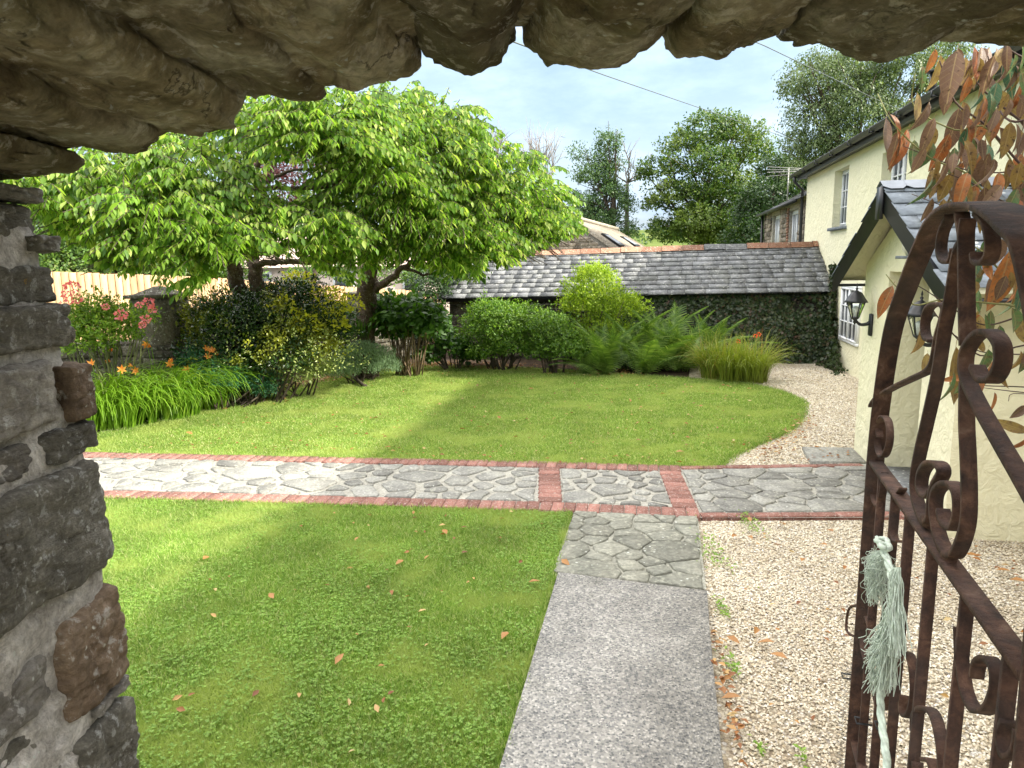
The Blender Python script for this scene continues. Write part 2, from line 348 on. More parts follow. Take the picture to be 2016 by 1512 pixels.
LM['ash'] = leafmat('ash_leaf', [(0, (.035, .08, .03)), (.6, (.07, .135, .045)), (1, (.13, .21, .06))], .3)
LM['birch'] = leafmat('birch_leaf', [(0, (.05, .085, .03)), (.6, (.11, .16, .06)), (1, (.21, .27, .12))], .3)
LM['hedge'] = leafmat('hedge_leaf', [(0, (.035, .075, .012)), (.7, (.09, .18, .025)), (1, (.19, .30, .05))], .3)
LM['plum'] = leafmat('plum_leaf', [(0, (.035, .010, .014)), (1, (.11, .025, .03))], .25)
LM['grass'] = leafmat('grass_blade', [(0, (.09, .18, .022)), (.35, (.20, .33, .055)), (.7, (.31, .44, .10)), (.9, (.45, .52, .19)), (1, (.66, .62, .36))], .45, .6, .45, trcol=(1.15, 1.2, .8), patch=(.37, .45, .13), ps=1.1)
LM['clover'] = leafmat('clover_leaf', [(0, (.13, .24, .035)), (1, (.28, .43, .09))], .4, .5, .4)
LM['dead'] = leafmat('dead_leaf', [(0, (.16, .055, .02)), (.5, (.30, .13, .04)), (.8, (.45, .27, .10)), (1, (.52, .40, .2))], .2)
LM['orange'] = leafmat('orange_petal', [(0, (.80, .22, .03)), (1, (.85, .42, .10))], .3, vary=0)
LM['pink'] = leafmat('pink_petal', [(0, (.72, .12, .20)), (1, (.82, .32, .38))], .3, vary=0)
LM['red'] = leafmat('red_petal', [(0, (.7, .07, .02)), (1, (.8, .14, .03))], .3, vary=0)

# ================= leaf cloud helpers =================
def T_leaf(w=.42, fold=.06):           # pointed leaf with midrib fold, length 1 along y
    V = [(0, 0, 0), (-w/2, .38, fold), (-w*.36, .68, fold*.6), (0, 1, -.05), (w*.36, .68, fold*.6), (w/2, .38, fold), (0, .4, 0), (0, .7, -.02)]
    F = [(0, 6, 1), (1, 6, 7, 2), (2, 7, 3), (0, 5, 6), (5, 4, 7, 6), (4, 3, 7)]
    return np.array(V, float), F
def T_quad(w=.6): return np.array([(0, 0, 0), (w/2, .5, .06), (0, 1, 0), (-w/2, .5, .06)], float), [(0, 1, 2, 3)]
def T_blade(): return np.array([(-.5, 0, 0), (.5, 0, 0), (0, 1, 0)], float), [(0, 1, 2)]
def unit(A): return A/np.maximum(np.linalg.norm(A, axis=1, keepdims=True), 1e-9)
def cloud(mb, T, O, D, N, S, W=None):
    """copies of template T at O, pointing D, facing N, length S"""
    V, F = T; D = unit(np.asarray(D, float)); N = np.asarray(N, float); X = unit(np.cross(D, N)); Z = np.cross(X, D)
    S = np.broadcast_to(np.asarray(S, float), (len(O),)); Wd = S if W is None else np.broadcast_to(W, (len(O),))
    P = O[:, None, :] + (V[None, :, 0:1]*X[:, None, :]*Wd[:, None, None] + V[None, :, 1:2]*D[:, None, :]*S[:, None, None] + V[None, :, 2:3]*Z[:, None, :]*S[:, None, None])
    base = np.arange(len(O))*len(V); g = {}
    for f in F: g.setdefault(len(f), []).append(f)
    n0 = mb.n; mb.V.append(P.reshape(-1, 3)); mb.n += len(O)*len(V)
    for k, fs in g.items():
        A = np.array(fs)[None, :, :]+base[:, None, None]; mb.F.append(A.reshape(-1, k)+n0)
    return mb
def rnd_unit(n): return unit(rng.normal(size=(n, 3)))
LEAFME = {}
def leaf_parts(parent, T, key, O, D, N, S, mat, name='leaf'):
    """single leaves as parts, sharing one mesh"""
    k = key
    if k not in LEAFME: LEAFME[k] = MB().add(*T).mesh(name, mat, smooth=True)
    D = unit(np.asarray(D, float)); X = unit(np.cross(D, N)); Z = np.cross(X, D)
    for i in range(len(O)):
        s = float(S[i] if hasattr(S, '__len__') else S)
        M = Matrix(((X[i][0]*s, D[i][0]*s, Z[i][0]*s, O[i][0]), (X[i][1]*s, D[i][1]*s, Z[i][1]*s, O[i][1]), (X[i][2]*s, D[i][2]*s, Z[i][2]*s, O[i][2]), (0, 0, 0, 1)))
        link(name, LEAFME[k], parent, M)
def inpoly(P, poly):
    x, y = P[:, 0], P[:, 1]; r = np.zeros(len(P), bool); n = len(poly)
    for i in range(n):
        x1, y1 = poly[i]; x2, y2 = poly[(i+1) % n]
        with np.errstate(divide='ignore', invalid='ignore'):
            c = ((y1 > y) != (y2 > y)) & (x < (x2-x1)*(y-y1)/(y2-y1+1e-12)+x1)
        r ^= c
    return r

# ================= ground =================
def flat(name, polys, z, mat, hf=True):
    mb = MB()
    for p in polys:
        V = [tuple(H(b, a, z)) if hf else (b, a, z) for b, a in p]; mb.add(V, [tuple(range(len(V)))])
    return mb.build(name, mat)
ring = [(1500*math.cos(t), 1500*math.sin(t)) for t in [i*math.pi/24 for i in range(48)]]
g = flat('ground', [ring], -.06, M_FIELD, hf=False); g['kind'] = 'structure'
# distant rising field, seen in the gap right of the barn
mb = MB(); n = 60
V = []; F = []
for i in range(n+1):
    for j in range(24):
        x = -260+i*9; y = 70+j*9; h = 9.2*(1/(1+math.exp(-(y-120)/22)))*(1+.12*math.sin(x*.03)+.08*noise.noise(Vector((x*.05, y*.05, 0)))) - .3
        V.append((x, y, h))
for i in range(n):
    for j in range(23): F.append((i*24+j, (i+1)*24+j, (i+1)*24+j+1, i*24+j+1))
mb.add(V, F); hl = mb.build('hill', M_FIELD, smooth=True); hl['kind'] = 'structure'
s = flat('soil', [[(-12, 7.0), (-6.0, 7.0), (-4.6, 13.6), (-2.8, 13.9), (2.2, 13.0), (3.68, 14.2), (3.68, 16), (-14, 30), (-24, 30)]], -.035, M_SOIL); s['kind'] = 'structure'
gr = flat('gravel', [[(-9, -9), (3.6, -9), (3.6, 1.6), (.3, 1.6), (-9, 1.6)], [(.30, 1.6), (3.75, 1.6), (3.75, 15.6), (.9, 15.6), (.3, 7.2)]], -.02, M_GRAV); gr['kind'] = 'structure'  # first outline: unseen yard gravel behind the arch, added to bounce light
# lawn outlines in house coordinates (b, a)
edge = [(-10.5, 6.72), (-10.2, 7.3), (-7.15, 7.9), (-6.9, 9.2), (-6.68, 10.2), (-6.42, 11.5), (-5.9, 12.9), (-5.2, 14.2), (-4.2, 14.35), (-2.85, 14.2), (-1.4, 13.9), (-.25, 13.5), (.9, 13.1), (1.6, 12.8), (2.1, 12.1), (2.3, 11.2), (2.2, 10.6), (2.02, 9.9), (1.75, 9.2), (1.3, 8.5), (.95, 7.95), (.82, 7.62), (.7, 7.4), (.378, 7.35), (-1.147, 7.30), (-6.03, 7.02)]
LAWN1 = [tuple(p) for p in [(v.x, v.y) for v in crom([(x, y, 0) for x, y in edge[:-2]], 4)]] + edge[-2:]
LAWN2 = [(-.62, 5.86), (-.66, 5.2), (-.60, 4.6), (-.60, 2.6), (-.60, 1.7), (-10, 1.7), (-10, 5.3), (-4.87, 5.56), (-.91, 5.82)]
lw = flat('lawn', [LAWN1, LAWN2], 0, M_LAWN); lw['kind'] = 'structure'
# grass blades and clover
def sample(n, x0, x1, y0, y1): return np.stack([rng.uniform(x0, x1, n), rng.uniform(y0, y1, n)], 1)
def toworld(Q, z=0): return np.stack([Q[:, 0]*BS.x+Q[:, 1]*US.x, Q[:, 0]*BS.y+Q[:, 1]*US.y, np.full(len(Q), z)], 1)
def inview(P, m=60):
    q = (P-np.array(CAM))@np.array(RM); u = 1008+FPX*q[:, 0]/-q[:, 2]; v = 756-FPX*q[:, 1]/-q[:, 2]
    return (q[:, 2] < 0) & (u > -m) & (u < 2016+m) & (v < 1512+m*2)
mb = MB()
def blades(mb, P, h, w, lean=.5):
    n = len(P); D = np.stack([rng.normal(0, lean, n), rng.normal(0, lean, n), np.ones(n)], 1)
    cloud(mb, T_blade(), P, D, rnd_unit(n), h*rng.uniform(.5, 1.3, n), W=w)
def patchy(P, sc=1.4, seed=3.):
    return np.array([noise.noise(Vector((p[0]*sc, p[1]*sc, seed))) for p in P])
Q = sample(520000, -6.6, -.58, 2.1, 5.85); Q = Q[inpoly(Q, LAWN2)]; P = toworld(Q); P = P[inview(P)]
keep = rng.random(len(P)) < np.clip(1.35-.2*(P[:, 1]-2.5), .5, 1); P = P[keep]
blades(mb, P, .038, .0048, .85); P = P[::9]; blades(mb, P, .055, .0042, .6)
Q = sample(340000, -8, 2.4, 7.1, 14.5); Q = Q[inpoly(Q, LAWN1)]; P = toworld(Q); P = P[inview(P)]
keep = rng.random(len(P)) < np.clip(1.2-.09*(P[:, 1]-7), .35, 1); P = P[keep]
blades(mb, P, .032, .008, .8)
# ragged edges over the paving
for (b0, a0), (b1_, a1), n in (((-.60, 2.5), (-.62, 4.6), 2600), ((-.62, 4.6), (-.64, 5.84), 1200), ((-5, 5.56), (-.91, 5.80), 2500), ((-6.2, 7.03), (.7, 7.38), 3000)):
    t = rng.random(n); Q = np.stack([b0+(b1_-b0)*t+rng.normal(0, .012, n), a0+(a1-a0)*t+rng.normal(0, .012, n)], 1); blades(mb, toworld(Q), .05, .007, .6)
for i in range(len(LAWN1)):
    (b0, a0), (b1_, a1) = LAWN1[i], LAWN1[(i+1) % len(LAWN1)]
    if b0 < -7.2 or b1_ < -7.2: continue
    n = int(math.hypot(b1_-b0, a1-a0)*420); t = rng.random(n); Q = np.stack([b0+(b1_-b0)*t+rng.normal(0, .035, n), a0+(a1-a0)*t+rng.normal(0, .035, n)], 1); blades(mb, toworld(Q, -.01), .055, .008, .7)
tag(mb.build('grass', LM['grass'], None), 'short mown grass with paler dry patches covering both lawns', 'grass', kind='stuff')
mb = MB(); Q = sample(60000, -4.6, -.62, 2.1, 5.8); Q = Q[inpoly(Q, LAWN2)]; P = toworld(Q); P = P[inview(P)]
pt = patchy(P)+patchy(P, 6, 9.)*.7; P = P[rng.random(len(P)) < np.clip(.42+pt*.9-.15*(P[:, 1]-3.4), 0.05, .8)]
for k in range(3):
    n = len(P); a = rng.random(n)*6.28 if k == 0 else a+2.09; hz = rng.uniform(.012, .034, n) if k == 0 else hz
    D = np.stack([np.cos(a), np.sin(a), rng.uniform(-.1, .4, n)], 1); PP = P.copy(); PP[:, 2] = hz
    cloud(mb, T_quad(.95), PP, D, np.array([[0, 0, 1.]])+rng.normal(0, .25, (n, 3)), rng.uniform(.007, .014, n))
tag(mb.build('clover', LM['clover'], None), 'low clover growing through the near lawn', 'clover', kind='stuff')
# ================= gravel stones =================
OCT = (np.array([(1, 0, 0), (0, 1, 0), (-1, 0, 0), (0, -1, 0), (0, 0, .6), (.1, .1, -.5), ], float), [(0, 1, 4), (1, 2, 4), (2, 3, 4), (3, 0, 4)])
def pebbles(mb, Q, s0, s1, z=-.014):
    P = toworld(Q, z); P = P[inview(P)]; n = len(P); a = rng.random(n)*6.28
    D = np.stack([np.cos(a), np.sin(a), rng.normal(0, .3, n)], 1)
    cloud(mb, OCT, P+np.stack([0*a, 0*a, rng.uniform(-.003, .006, n)], 1), D, np.array([[0, 0, 1.]])+rng.normal(0, .35, (n, 3)), rng.uniform(s0, s1, n), W=rng.uniform(s0, s1, n)*.7)
GR1 = [(.40, 1.5), (.40, 4.55), (.46, 5.84), (1.8, 6.06), (2.6, 6.2), (3.7, 5.7), (3.7, 1.5)]
GR2 = [(.85, 7.42), (1.45, 8.5), (1.85, 9.1), (2.1, 9.8), (2.3, 10.6), (2.4, 11.3), (2.2, 12.2), (1.9, 12.9), (2.6, 14.6), (3.68, 14.6), (3.68, 8.3), (2.3, 8.3), (2.3, 7.7), (1.5, 7.5)]
mb = MB(); Q = sample(110000, .3, 3.7, 1.5, 6.3); Q = Q[inpoly(Q, GR1)]; pebbles(mb, Q, .0055, .0125)
Q = sample(46000, .8, 3.7, 7.3, 14.6); Q = Q[inpoly(Q, GR2)]; pebbles(mb, Q, .009, .017)
tag(mb.build('gravel_stones', M_PEB, None), 'cream and tan pea gravel beside the path and house', 'gravel', kind='stuff')

# ================= path =================
path = bpy.data.objects.new('path', None); COL.objects.link(path); WL['path'] = Vector((0, 0, 0)); path['kind'] = 'structure'
mb = MB()
def pl(mb, pts, z): mb.add([tuple(H(b, a, z)) for b, a in pts], [tuple(range(len(pts)))])
pl(mb, [(-8, 5.40), (-.91, 5.83), (.33, 5.85), (.33, 7.37), (-1.15, 7.33), (-8, 6.93)], .006)
pl(mb, [(.33, 5.85), (1.9, 6.1), (2.26, 6.2), (2.26, 7.75), (.33, 7.37)], .006)
mb.build('mortar_bed', M_PMORT, path)
mbo = MB(); pl(mbo, [(-.64, 4.55), (.40, 4.52), (.43, 5.84), (-.60, 5.84)], .012); mbo.build('old_mortar_bed', M_PMORT2, path)
def brick(b, a, L_, W_, ang, z=.022):
    mb = MB(); x, y = L_/2-.003, W_/2-.003; z += random.uniform(-.003, .003)
    cs, sn = math.cos(ang), math.sin(ang)
    poly = [(b+cs*p-sn*q, a+sn*p+cs*q) for p, q in ((-x, -y), (x, -y), (x, y), (-x, y))]
    mb.prism(poly, -.03, z, .004, hf=True, jit=.0015); mb.build('brick', M_BRICK, path)
def row(p0, p1, pitch, dep, side=1):       # soldier course between two points; bricks extend to the far side
    p0 = Vector(p0); p1 = Vector(p1); n = max(1, round((p1-p0).length/pitch)); d = (p1-p0)/n; ang = math.atan2(d.y, d.x); nv = Vector((-math.sin(ang), math.cos(ang)))*side
    for i in range(n):
        c = p0+d*(i+.5)+nv*dep/2; brick(c.x, c.y, d.length, dep, ang+random.uniform(-.012, .012))
# long left part, then the square panel, then the turn towards the porch
row((-6.6, 5.455), (-.915, 5.83), .108, .215); row((-6.6, 6.99), (-1.15, 7.34), .108, .215, -1)
row((-.915, 5.83), (.24, 5.85), .108, .215); row((-1.15, 7.34), (.12, 7.37), .108, .215, -1)
row((.24, 5.85), (.455, 5.86), .108, .215); row((.12, 7.37), (.34, 7.385), .108, .215, -1)
def column(p0, p1, n):
    p0 = Vector(p0); p1 = Vector(p1); d = (p1-p0)/n
    for i in range(n): c = p0+d*(i+.5); brick(c.x, c.y, .215, d.length, .03)
column((-.84, 6.05), (-1.0, 7.12), 9); column((.34, 6.07), (.235, 7.165), 9)
for i in range(8):                         # stretcher edging of the right part
    t0 = Vector((.455, 5.87)); t1 = Vector((2.25, 6.17)); d = (t1-t0)/8; c = t0+d*(i+.5); brick(c.x, c.y+.05, d.length, .10, math.atan2(d.y, d.x), .018)
for i in range(8):
    t0 = Vector((.35, 7.37)); t1 = Vector((2.2, 7.72)); d = (t1-t0)/8; c = t0+d*(i+.5); brick(c.x, c.y-.05, d.length, .10, math.atan2(d.y, d.x), .018)
def clip(poly, nx, ny, c):
    out = []
    for i in range(len(poly)):
        p, q = poly[i], poly[(i+1) % len(poly)]; dp = p[0]*nx+p[1]*ny-c; dq = q[0]*nx+q[1]*ny-c
        if dp <= 0: out.append(p)
        if dp*dq < 0: t = dp/(dp-dq); out.append((p[0]+(q[0]-p[0])*t, p[1]+(q[1]-p[1])*t))
    return out
def crazy(region, cell, gap, z, mat, asp=1.35, rag=.012, thick=.03):
    xs = [p[0] for p in region]; ys = [p[1] for p in region]; pts = []
    tries = 0
    while tries < 4000:
        tries += 1; p = (random.uniform(min(xs), max(xs)), random.uniform(min(ys), max(ys)))
        if not inpoly(np.array([p]), region)[0]: continue
        r = cell*random.choice((.55, .8, 1, 1.25))
        if all(math.hypot((p[0]-q[0])/asp, p[1]-q[1]) > (r+q[2])/2 for q in pts): pts.append((*p, r))
    for i, p in enumerate(pts):
        poly = list(region)
        for j, q in enumerate(pts):
            if i == j: continue
            dx, dy = q[0]-p[0], q[1]-p[1]; d = math.hypot(dx, dy)
            if d > cell*5: continue
            nx, ny = dx/d, dy/d; t = d*p[2]/(p[2]+q[2]); poly = clip(poly, nx, ny, nx*p[0]+ny*p[1]+t-gap/2*random.uniform(.6, 1.6))
            if len(poly) < 3: break
        if len(poly) < 3: continue
        ce = (sum(a for a, _ in poly)/len(poly), sum(b for _, b in poly)/len(poly))
        out = []                           # densify, round the corners, ragged outline
        for k in range(len(poly)):
            a, b_ = Vector(poly[k]), Vector(poly[(k+1) % len(poly)]); L_ = (b_-a).length
            if L_ < .02: continue
            for t in ((.05, .5, .95) if L_ > .12 else (.15, .85)):
                v = a.lerp(b_, t); v += Vector((random.gauss(0, rag*.6), random.gauss(0, rag*.6))); out.append((ce[0]+(v.x-ce[0])*.985, ce[1]+(v.y-ce[1])*.985))
        if len(out) < 4: continue
        mb = MB(); mb.prism(out, z-thick, z+random.uniform(-.003, .004), .006, hf=True, jit=.002); mb.build('paving_stone', mat, path)
random.seed(11)
crazy([(-6.6, 5.70), (-1.0, 6.06), (-1.1, 7.10), (-6.6, 6.77)], .26, .055, .022, M_PAVE, 1.5)
crazy([(-.72, 6.08), (.21, 6.10), (.12, 7.13), (-.87, 7.10)], .25, .05, .022, M_PAVE, 1.1)
crazy([(.47, 6.0), (2.26, 6.3), (2.26, 7.62), (.36, 7.22)], .28, .022, .022, M_PAVE, 1.4)
crazy([(-.62, 4.60), (.38, 4.50), (.42, 5.84), (-.60, 5.83)], .21, .014, .030, M_PAVE2, 1.5, .008, .05)
# poured slab towards the gate
mb = MB(); mb.prism([(-.60, -.5), (.345, -.5), (.345, 2.9), (.36, 3.4), (.375, 3.9), (.40, 4.46), (-.585, 4.585)], -.05, .035, .006, hf=True)
mb.build('concrete_slab', M_AGG, path)
st = thing('door_step', 'grey slate slab lying flat on the gravel before the porch corner', 'paving slab', H(2.0, 8, 0))
mb = MB(); mb.prism([(1.70, 7.70), (2.26, 7.76), (2.27, 8.34), (1.73, 8.30)], -.02, .03, .006, hf=True, jit=.003); mb.build('slab', M_PAVE, st)
# ================= farmhouse =================
def hb(name, mat, parent, *boxes, c=0):
    mb = MB()
    for b in boxes: mb.box(*b, hf=True, c=c)
    return mb.build(name, mat, parent)
def wall_grid(mb, b, a0, a1, z0, z1, holes, dep, sub=.45, face=-1, topf=None):
    """rendered face at b with openings (a0,a1,z0,z1), reveals dep deep"""
    As = sorted({a0, a1, *[h[0] for h in holes], *[h[1] for h in holes]}); Zs = sorted({z0, z1, *[h[2] for h in holes], *[h[3] for h in holes]})
    for i in range(len(As)-1):
        for j in range(len(Zs)-1):
            ca, cz = (As[i]+As[i+1])/2, (Zs[j]+Zs[j+1])/2
            if any(h[0] < ca < h[1] and h[2] < cz < h[3] for h in holes): continue
            mb.add([tuple(H(b, a, z)) for a, z in ((As[i], Zs[j]), (As[i+1], Zs[j]), (As[i+1], Zs[j+1]), (As[i], Zs[j+1]))], [(0, 1, 2, 3)])
    for h in holes:
        for q in (((h[0], h[2]), (h[0], h[3])), ((h[1], h[2]), (h[1], h[3])), ((h[0], h[3]), (h[1], h[3])), ((h[0], h[2]), (h[1], h[2]))):
            (p, r), (s_, t) = q; mb.add([tuple(H(x, a, z)) for x, a, z in ((b, p, r), (b, s_, t), (b+dep, s_, t), (b+dep, p, r))], [(0, 1, 2, 3)])
house = thing('farmhouse', 'cream rendered two storey farmhouse with black gutter and slate roof on the right', 'house', H(5, 8, 0))
BM, BP = 3.682, 2.27
holes = [(14.95, 16.05, 2.72, 3.86), (11.75, 12.95, 2.72, 3.78), (13.55, 14.8, .55, 1.62), (7.5, 8.5, 2.75, 3.8), (3.2, 4.3, .8, 2.0), (3.2, 4.3, 2.75, 3.8)]
mb = MB(); wall_grid(mb, BM, -7, 18.73, -.05, 4.12, holes, .22)
mb.add([tuple(H(b, 18.73, z)) for b, z in ((BM, -.05), (9.2, -.05), (9.2, 4.12), (6.45, 5.9), (BM, 4.12))], [(0, 1, 2, 3, 4)])
mb.add([tuple(H(b, -7, z)) for b, z in ((BM, -.05), (9.2, -.05), (9.2, 4.12), (6.45, 5.9), (BM, 4.12))], [(0, 1, 2, 3, 4)])
mb.box(BM+.4, 9.2, -6.98, 18.7, -.05, 4.0, hf=True)
mb.build('wall', M_CREAM, house)
def window(a0, a1, z0, z1, b, parent, cas=2, bars=3, mat=None, fw=.055):
    f = MB(); f.box(b, b+.06, a0, a1, z0, z0+fw, hf=True); f.box(b, b+.06, a0, a1, z1-fw, z1, hf=True)
    f.box(b, b+.06, a0, a0+fw, z0+fw, z1-fw, hf=True); f.box(b, b+.06, a1-fw, a1, z0+fw, z1-fw, hf=True)
    o = f.build('window', M_WHITE, parent); w = (a1-a0-2*fw)/cas
    for i in range(cas):
        x0 = a0+fw+w*i; s_ = MB(); q = .035
        s_.box(b-.015, b+.04, x0, x0+w, z0+fw, z0+fw+q, hf=True); s_.box(b-.015, b+.04, x0, x0+w, z1-fw-q, z1-fw, hf=True)
        s_.box(b-.015, b+.04, x0, x0+q, z0+fw+q, z1-fw-q, hf=True); s_.box(b-.015, b+.04, x0+w-q, x0+w, z0+fw+q, z1-fw-q, hf=True)
        s_.box(b-.005, b+.025, x0+w/2-.011, x0+w/2+.011, z0+fw+q, z1-fw-q, hf=True)
        for k in range(1, bars): zz = z0+fw+q+(z1-z0-2*fw-2*q)*k/bars; s_.box(b-.003, b+.023, x0+q, x0+w-q, zz-.011, zz+.011, hf=True)
        s_.build('frame', M_WHITE, o)
        p = MB(); p.box(b+.026, b+.032, x0+q, x0+w-q, z0+fw+q, z1-fw-q, hf=True); p.build('pane', M_GLASS, o)
    return o
for h in holes:
    low = h[0] == 13.55; window(*h, BM-.045 if low else BM+.15, house)
    if not low: hb('window_sill', M_SLATE2, house, (BM-.07, BM+.2, h[0]-.08, h[1]+.08, h[2]-.055, h[2]+.004))
# eaves, gutter and downpipe
hb('fascia', M_BLACK, house, (BM-.20, BM-.16, -7.2, 18.95, 3.98, 4.14), (BM-.16, BM+.02, -7.2, 18.95, 4.02, 4.05))
mb = MB(); prof = [(.0, .055), (.02, .01), (.06, -.012), (.10, .01), (.12, .055)]
V = [tuple(H(BM-.33+p, a, 4.07+q)) for a in (-7.2, 19.0) for p, q in prof] + [tuple(H(BM-.33+p*.86+.008, a, 4.074+q)) for a in (-7.2, 19.0) for p, q in prof]
F = [(i, i+1, i+6, i+5) for i in range(4)] + [(10+i, 11+i, 16+i, 15+i) for i in range(4)] + [(5, 6, 7, 8, 9), (0, 1, 2, 3, 4)]
mb.add(V, F); mb.build('gutter', M_GUTTER, house)
for i in range(15):
    a = 1+i*1.28; mb = MB(); mb.box(BM-.345, BM-.19, a, a+.03, 4.05, 4.075, hf=True); mb.box(BM-.345, BM-.334, a, a+.03, 4.05, 4.13, hf=True); mb.build('gutter_bracket', M_GUTTER, house)
mb = MB(); mb.tube([H(BM-.27, 18.85, 4.06), H(BM-.27, 18.85, 3.95), H(BM-.07, 18.85, 3.75), H(BM-.07, 18.85, 2.3), H(BM-.07, 18.85, .1)], .035, 8); mb.build('downpipe', M_GUTTER, house)
# roof slates: courses as geometry
def slate_roof(parent, o, ea, eu, length, run, gauge, wmin, wmax, mat, maxp=290, th=.012, name='slate', tint=None, ext0=0, ragged=.01, ends=None):
    """o eave corner, ea along eave, eu up the slope (unit vectors)"""
    nrm = ea.cross(eu).normalized()
    if nrm.z < 0: nrm = -nrm
    rest = MB(); cnt = 0; rows = int(math.ceil(run/gauge))
    for r in range(rows):
        x = -random.uniform(0, wmin)
        while x < length:
            w = random.uniform(wmin, wmax); x0, x1 = max(x, 0), min(x+w, length); x += w
            if x1-x0 < .04: continue
            u0 = r*gauge+random.uniform(-ragged, ragged) - .02; u1 = min(r*gauge+gauge*1.12, run)
            if ends: 
                x0 = max(x0, ends(u0)[0]); x1 = min(x1, ends(u0)[1])
                if x1-x0 < .04: continue
            lift = th*2.1+random.uniform(0, .006); P = []
            for du, hh in ((u0, lift), (u1, lift*.25)):
                for dx in (x0+.003, x1-.003): P.append((dx, du, hh))
            j = random.uniform(-ragged, ragged)*.8
            V = []
            for dz in (-th, 0):
                for k, (dx, du, hh) in enumerate(P): V.append(tuple(o+ea*dx+eu*(du+(j if k == 0 else 0))+nrm*(hh+dz)))
            F = [(0, 1, 5, 4), (4, 5, 7, 6), (0, 4, 6, 2), (1, 3, 7, 5), (2, 6, 7, 3)]
            if cnt < maxp: MB().add(V, F).build(name, mat, parent); cnt += 1
            else: rest.add(V, F)
    if rest.n: rest.build(name+'_courses', mat, parent)['kind'] = 'stuff'
e0 = H(BM-.28, -7.2, 4.14); eu = (H(6.45, -7.2, 5.92)-e0); run = eu.length; eu.normalize()
mb = MB(); mb.add([tuple(p) for p in (e0, e0+US*26.25, e0+US*26.25+eu*run, e0+eu*run)], [(0, 1, 2, 3)]); mb.add([tuple(p) for p in (e0+eu*run, e0+eu*run+US*26.25, H(9.6, 19.05, 4.1), H(9.6, -7.2, 4.1))], [(0, 1, 2, 3)])
mb.build('roof', M_SLATE, house)
slate_roof(house, e0+US*13.4, US, eu, 12.85, run, .22, .24, .32, M_SLATE, 280)
ch = MB(); ch.box(6.1, 6.8, 12.2, 12.9, 5.4, 6.35, hf=True); ch.box(6.05, 6.85, 12.15, 12.95, 6.35, 6.43, hf=True); ch.build('chimney', M_CREAM, house)
rv = MB(); p = H(4.9, 14.6, 5.25); rv.tube([p-Vector((0, 0, .3)), p+Vector((0, 0, .1))], .06, 8); rv.tube([p+Vector((0, 0, .1)), p+Vector((0, 0, .13))], .13, 8); rv.build('roof_vent', M_BLACK, house)

# ---- porch ----
A0, A1, AM = 5.765, 8.27, 7.02; ZE, ZA = 2.04, 2.72
mb = MB(); DH = (6.46, 7.50, -.02, 2.0)
wall_grid(mb, BP, A0, A1, -.05, ZE+.02, [(DH[0], DH[1], -.05, ZE+.02)], .45)
mb.add([tuple(H(BP, a, z)) for a, z in ((A0, ZE+.02), (DH[0], ZE+.02), (DH[0], 2.0), (DH[1], 2.0), (DH[1], ZE+.02), (A1, ZE+.02), (AM, ZA-.06))], [(0, 1, 2, 6), (6, 2, 3), (6, 3, 4, 5)])
mb.add([tuple(H(b, a, z)) for b, a, z in ((BP, DH[0], 2.0), (BP, DH[1], 2.0), (BP+.45, DH[1], 2.0), (BP+.45, DH[0], 2.0))], [(0, 1, 2, 3)])
for a in DH[:2]: mb.add([tuple(H(b, a, z)) for b, z in ((BP, ZE+.02), (BP+.45, ZE+.02), (BP+.45, 2.0), (BP, 2.0))], [(0, 1, 2, 3)])
for a in (A0, A1): mb.add([tuple(H(b, a, z)) for b, z in ((BP, -.05), (BM+.05, -.05), (BM+.05, ZE+.02), (BP, ZE+.02))], [(0, 1, 2, 3)])
mb.add([tuple(H(BP+.45, a, z)) for a, z in ((DH[0]-.02, -.05), (DH[1]+.02, -.05), (DH[1]+.02, 2.02), (DH[0]-.02, 2.02))], [(0, 1, 2, 3)])
mb.build('porch_wall', M_CREAM, house)
dr = hb('door', simple('door_paint', (.50, .47, .30), .5), house, (BP+.36, BP+.41, 6.55, 7.41, .09, 1.95))
for z0, z1 in ((.2, .62), (1.0, 1.8)):
    for a0 in (6.65, 7.03): hb('door_panel', simple('door_panel_paint', (.46, .43, .27), .5), dr, (BP+.345, BP+.362, a0, a0+.3, z0, z1), c=.006)
hb('letter_plate', M_BLACK, dr, (BP+.34, BP+.36, 6.8, 7.2, .72, .86))
hb('threshold', M_SLATE, house, (BP-.06, BP+.45, 6.5, 7.46, -.03, .07))
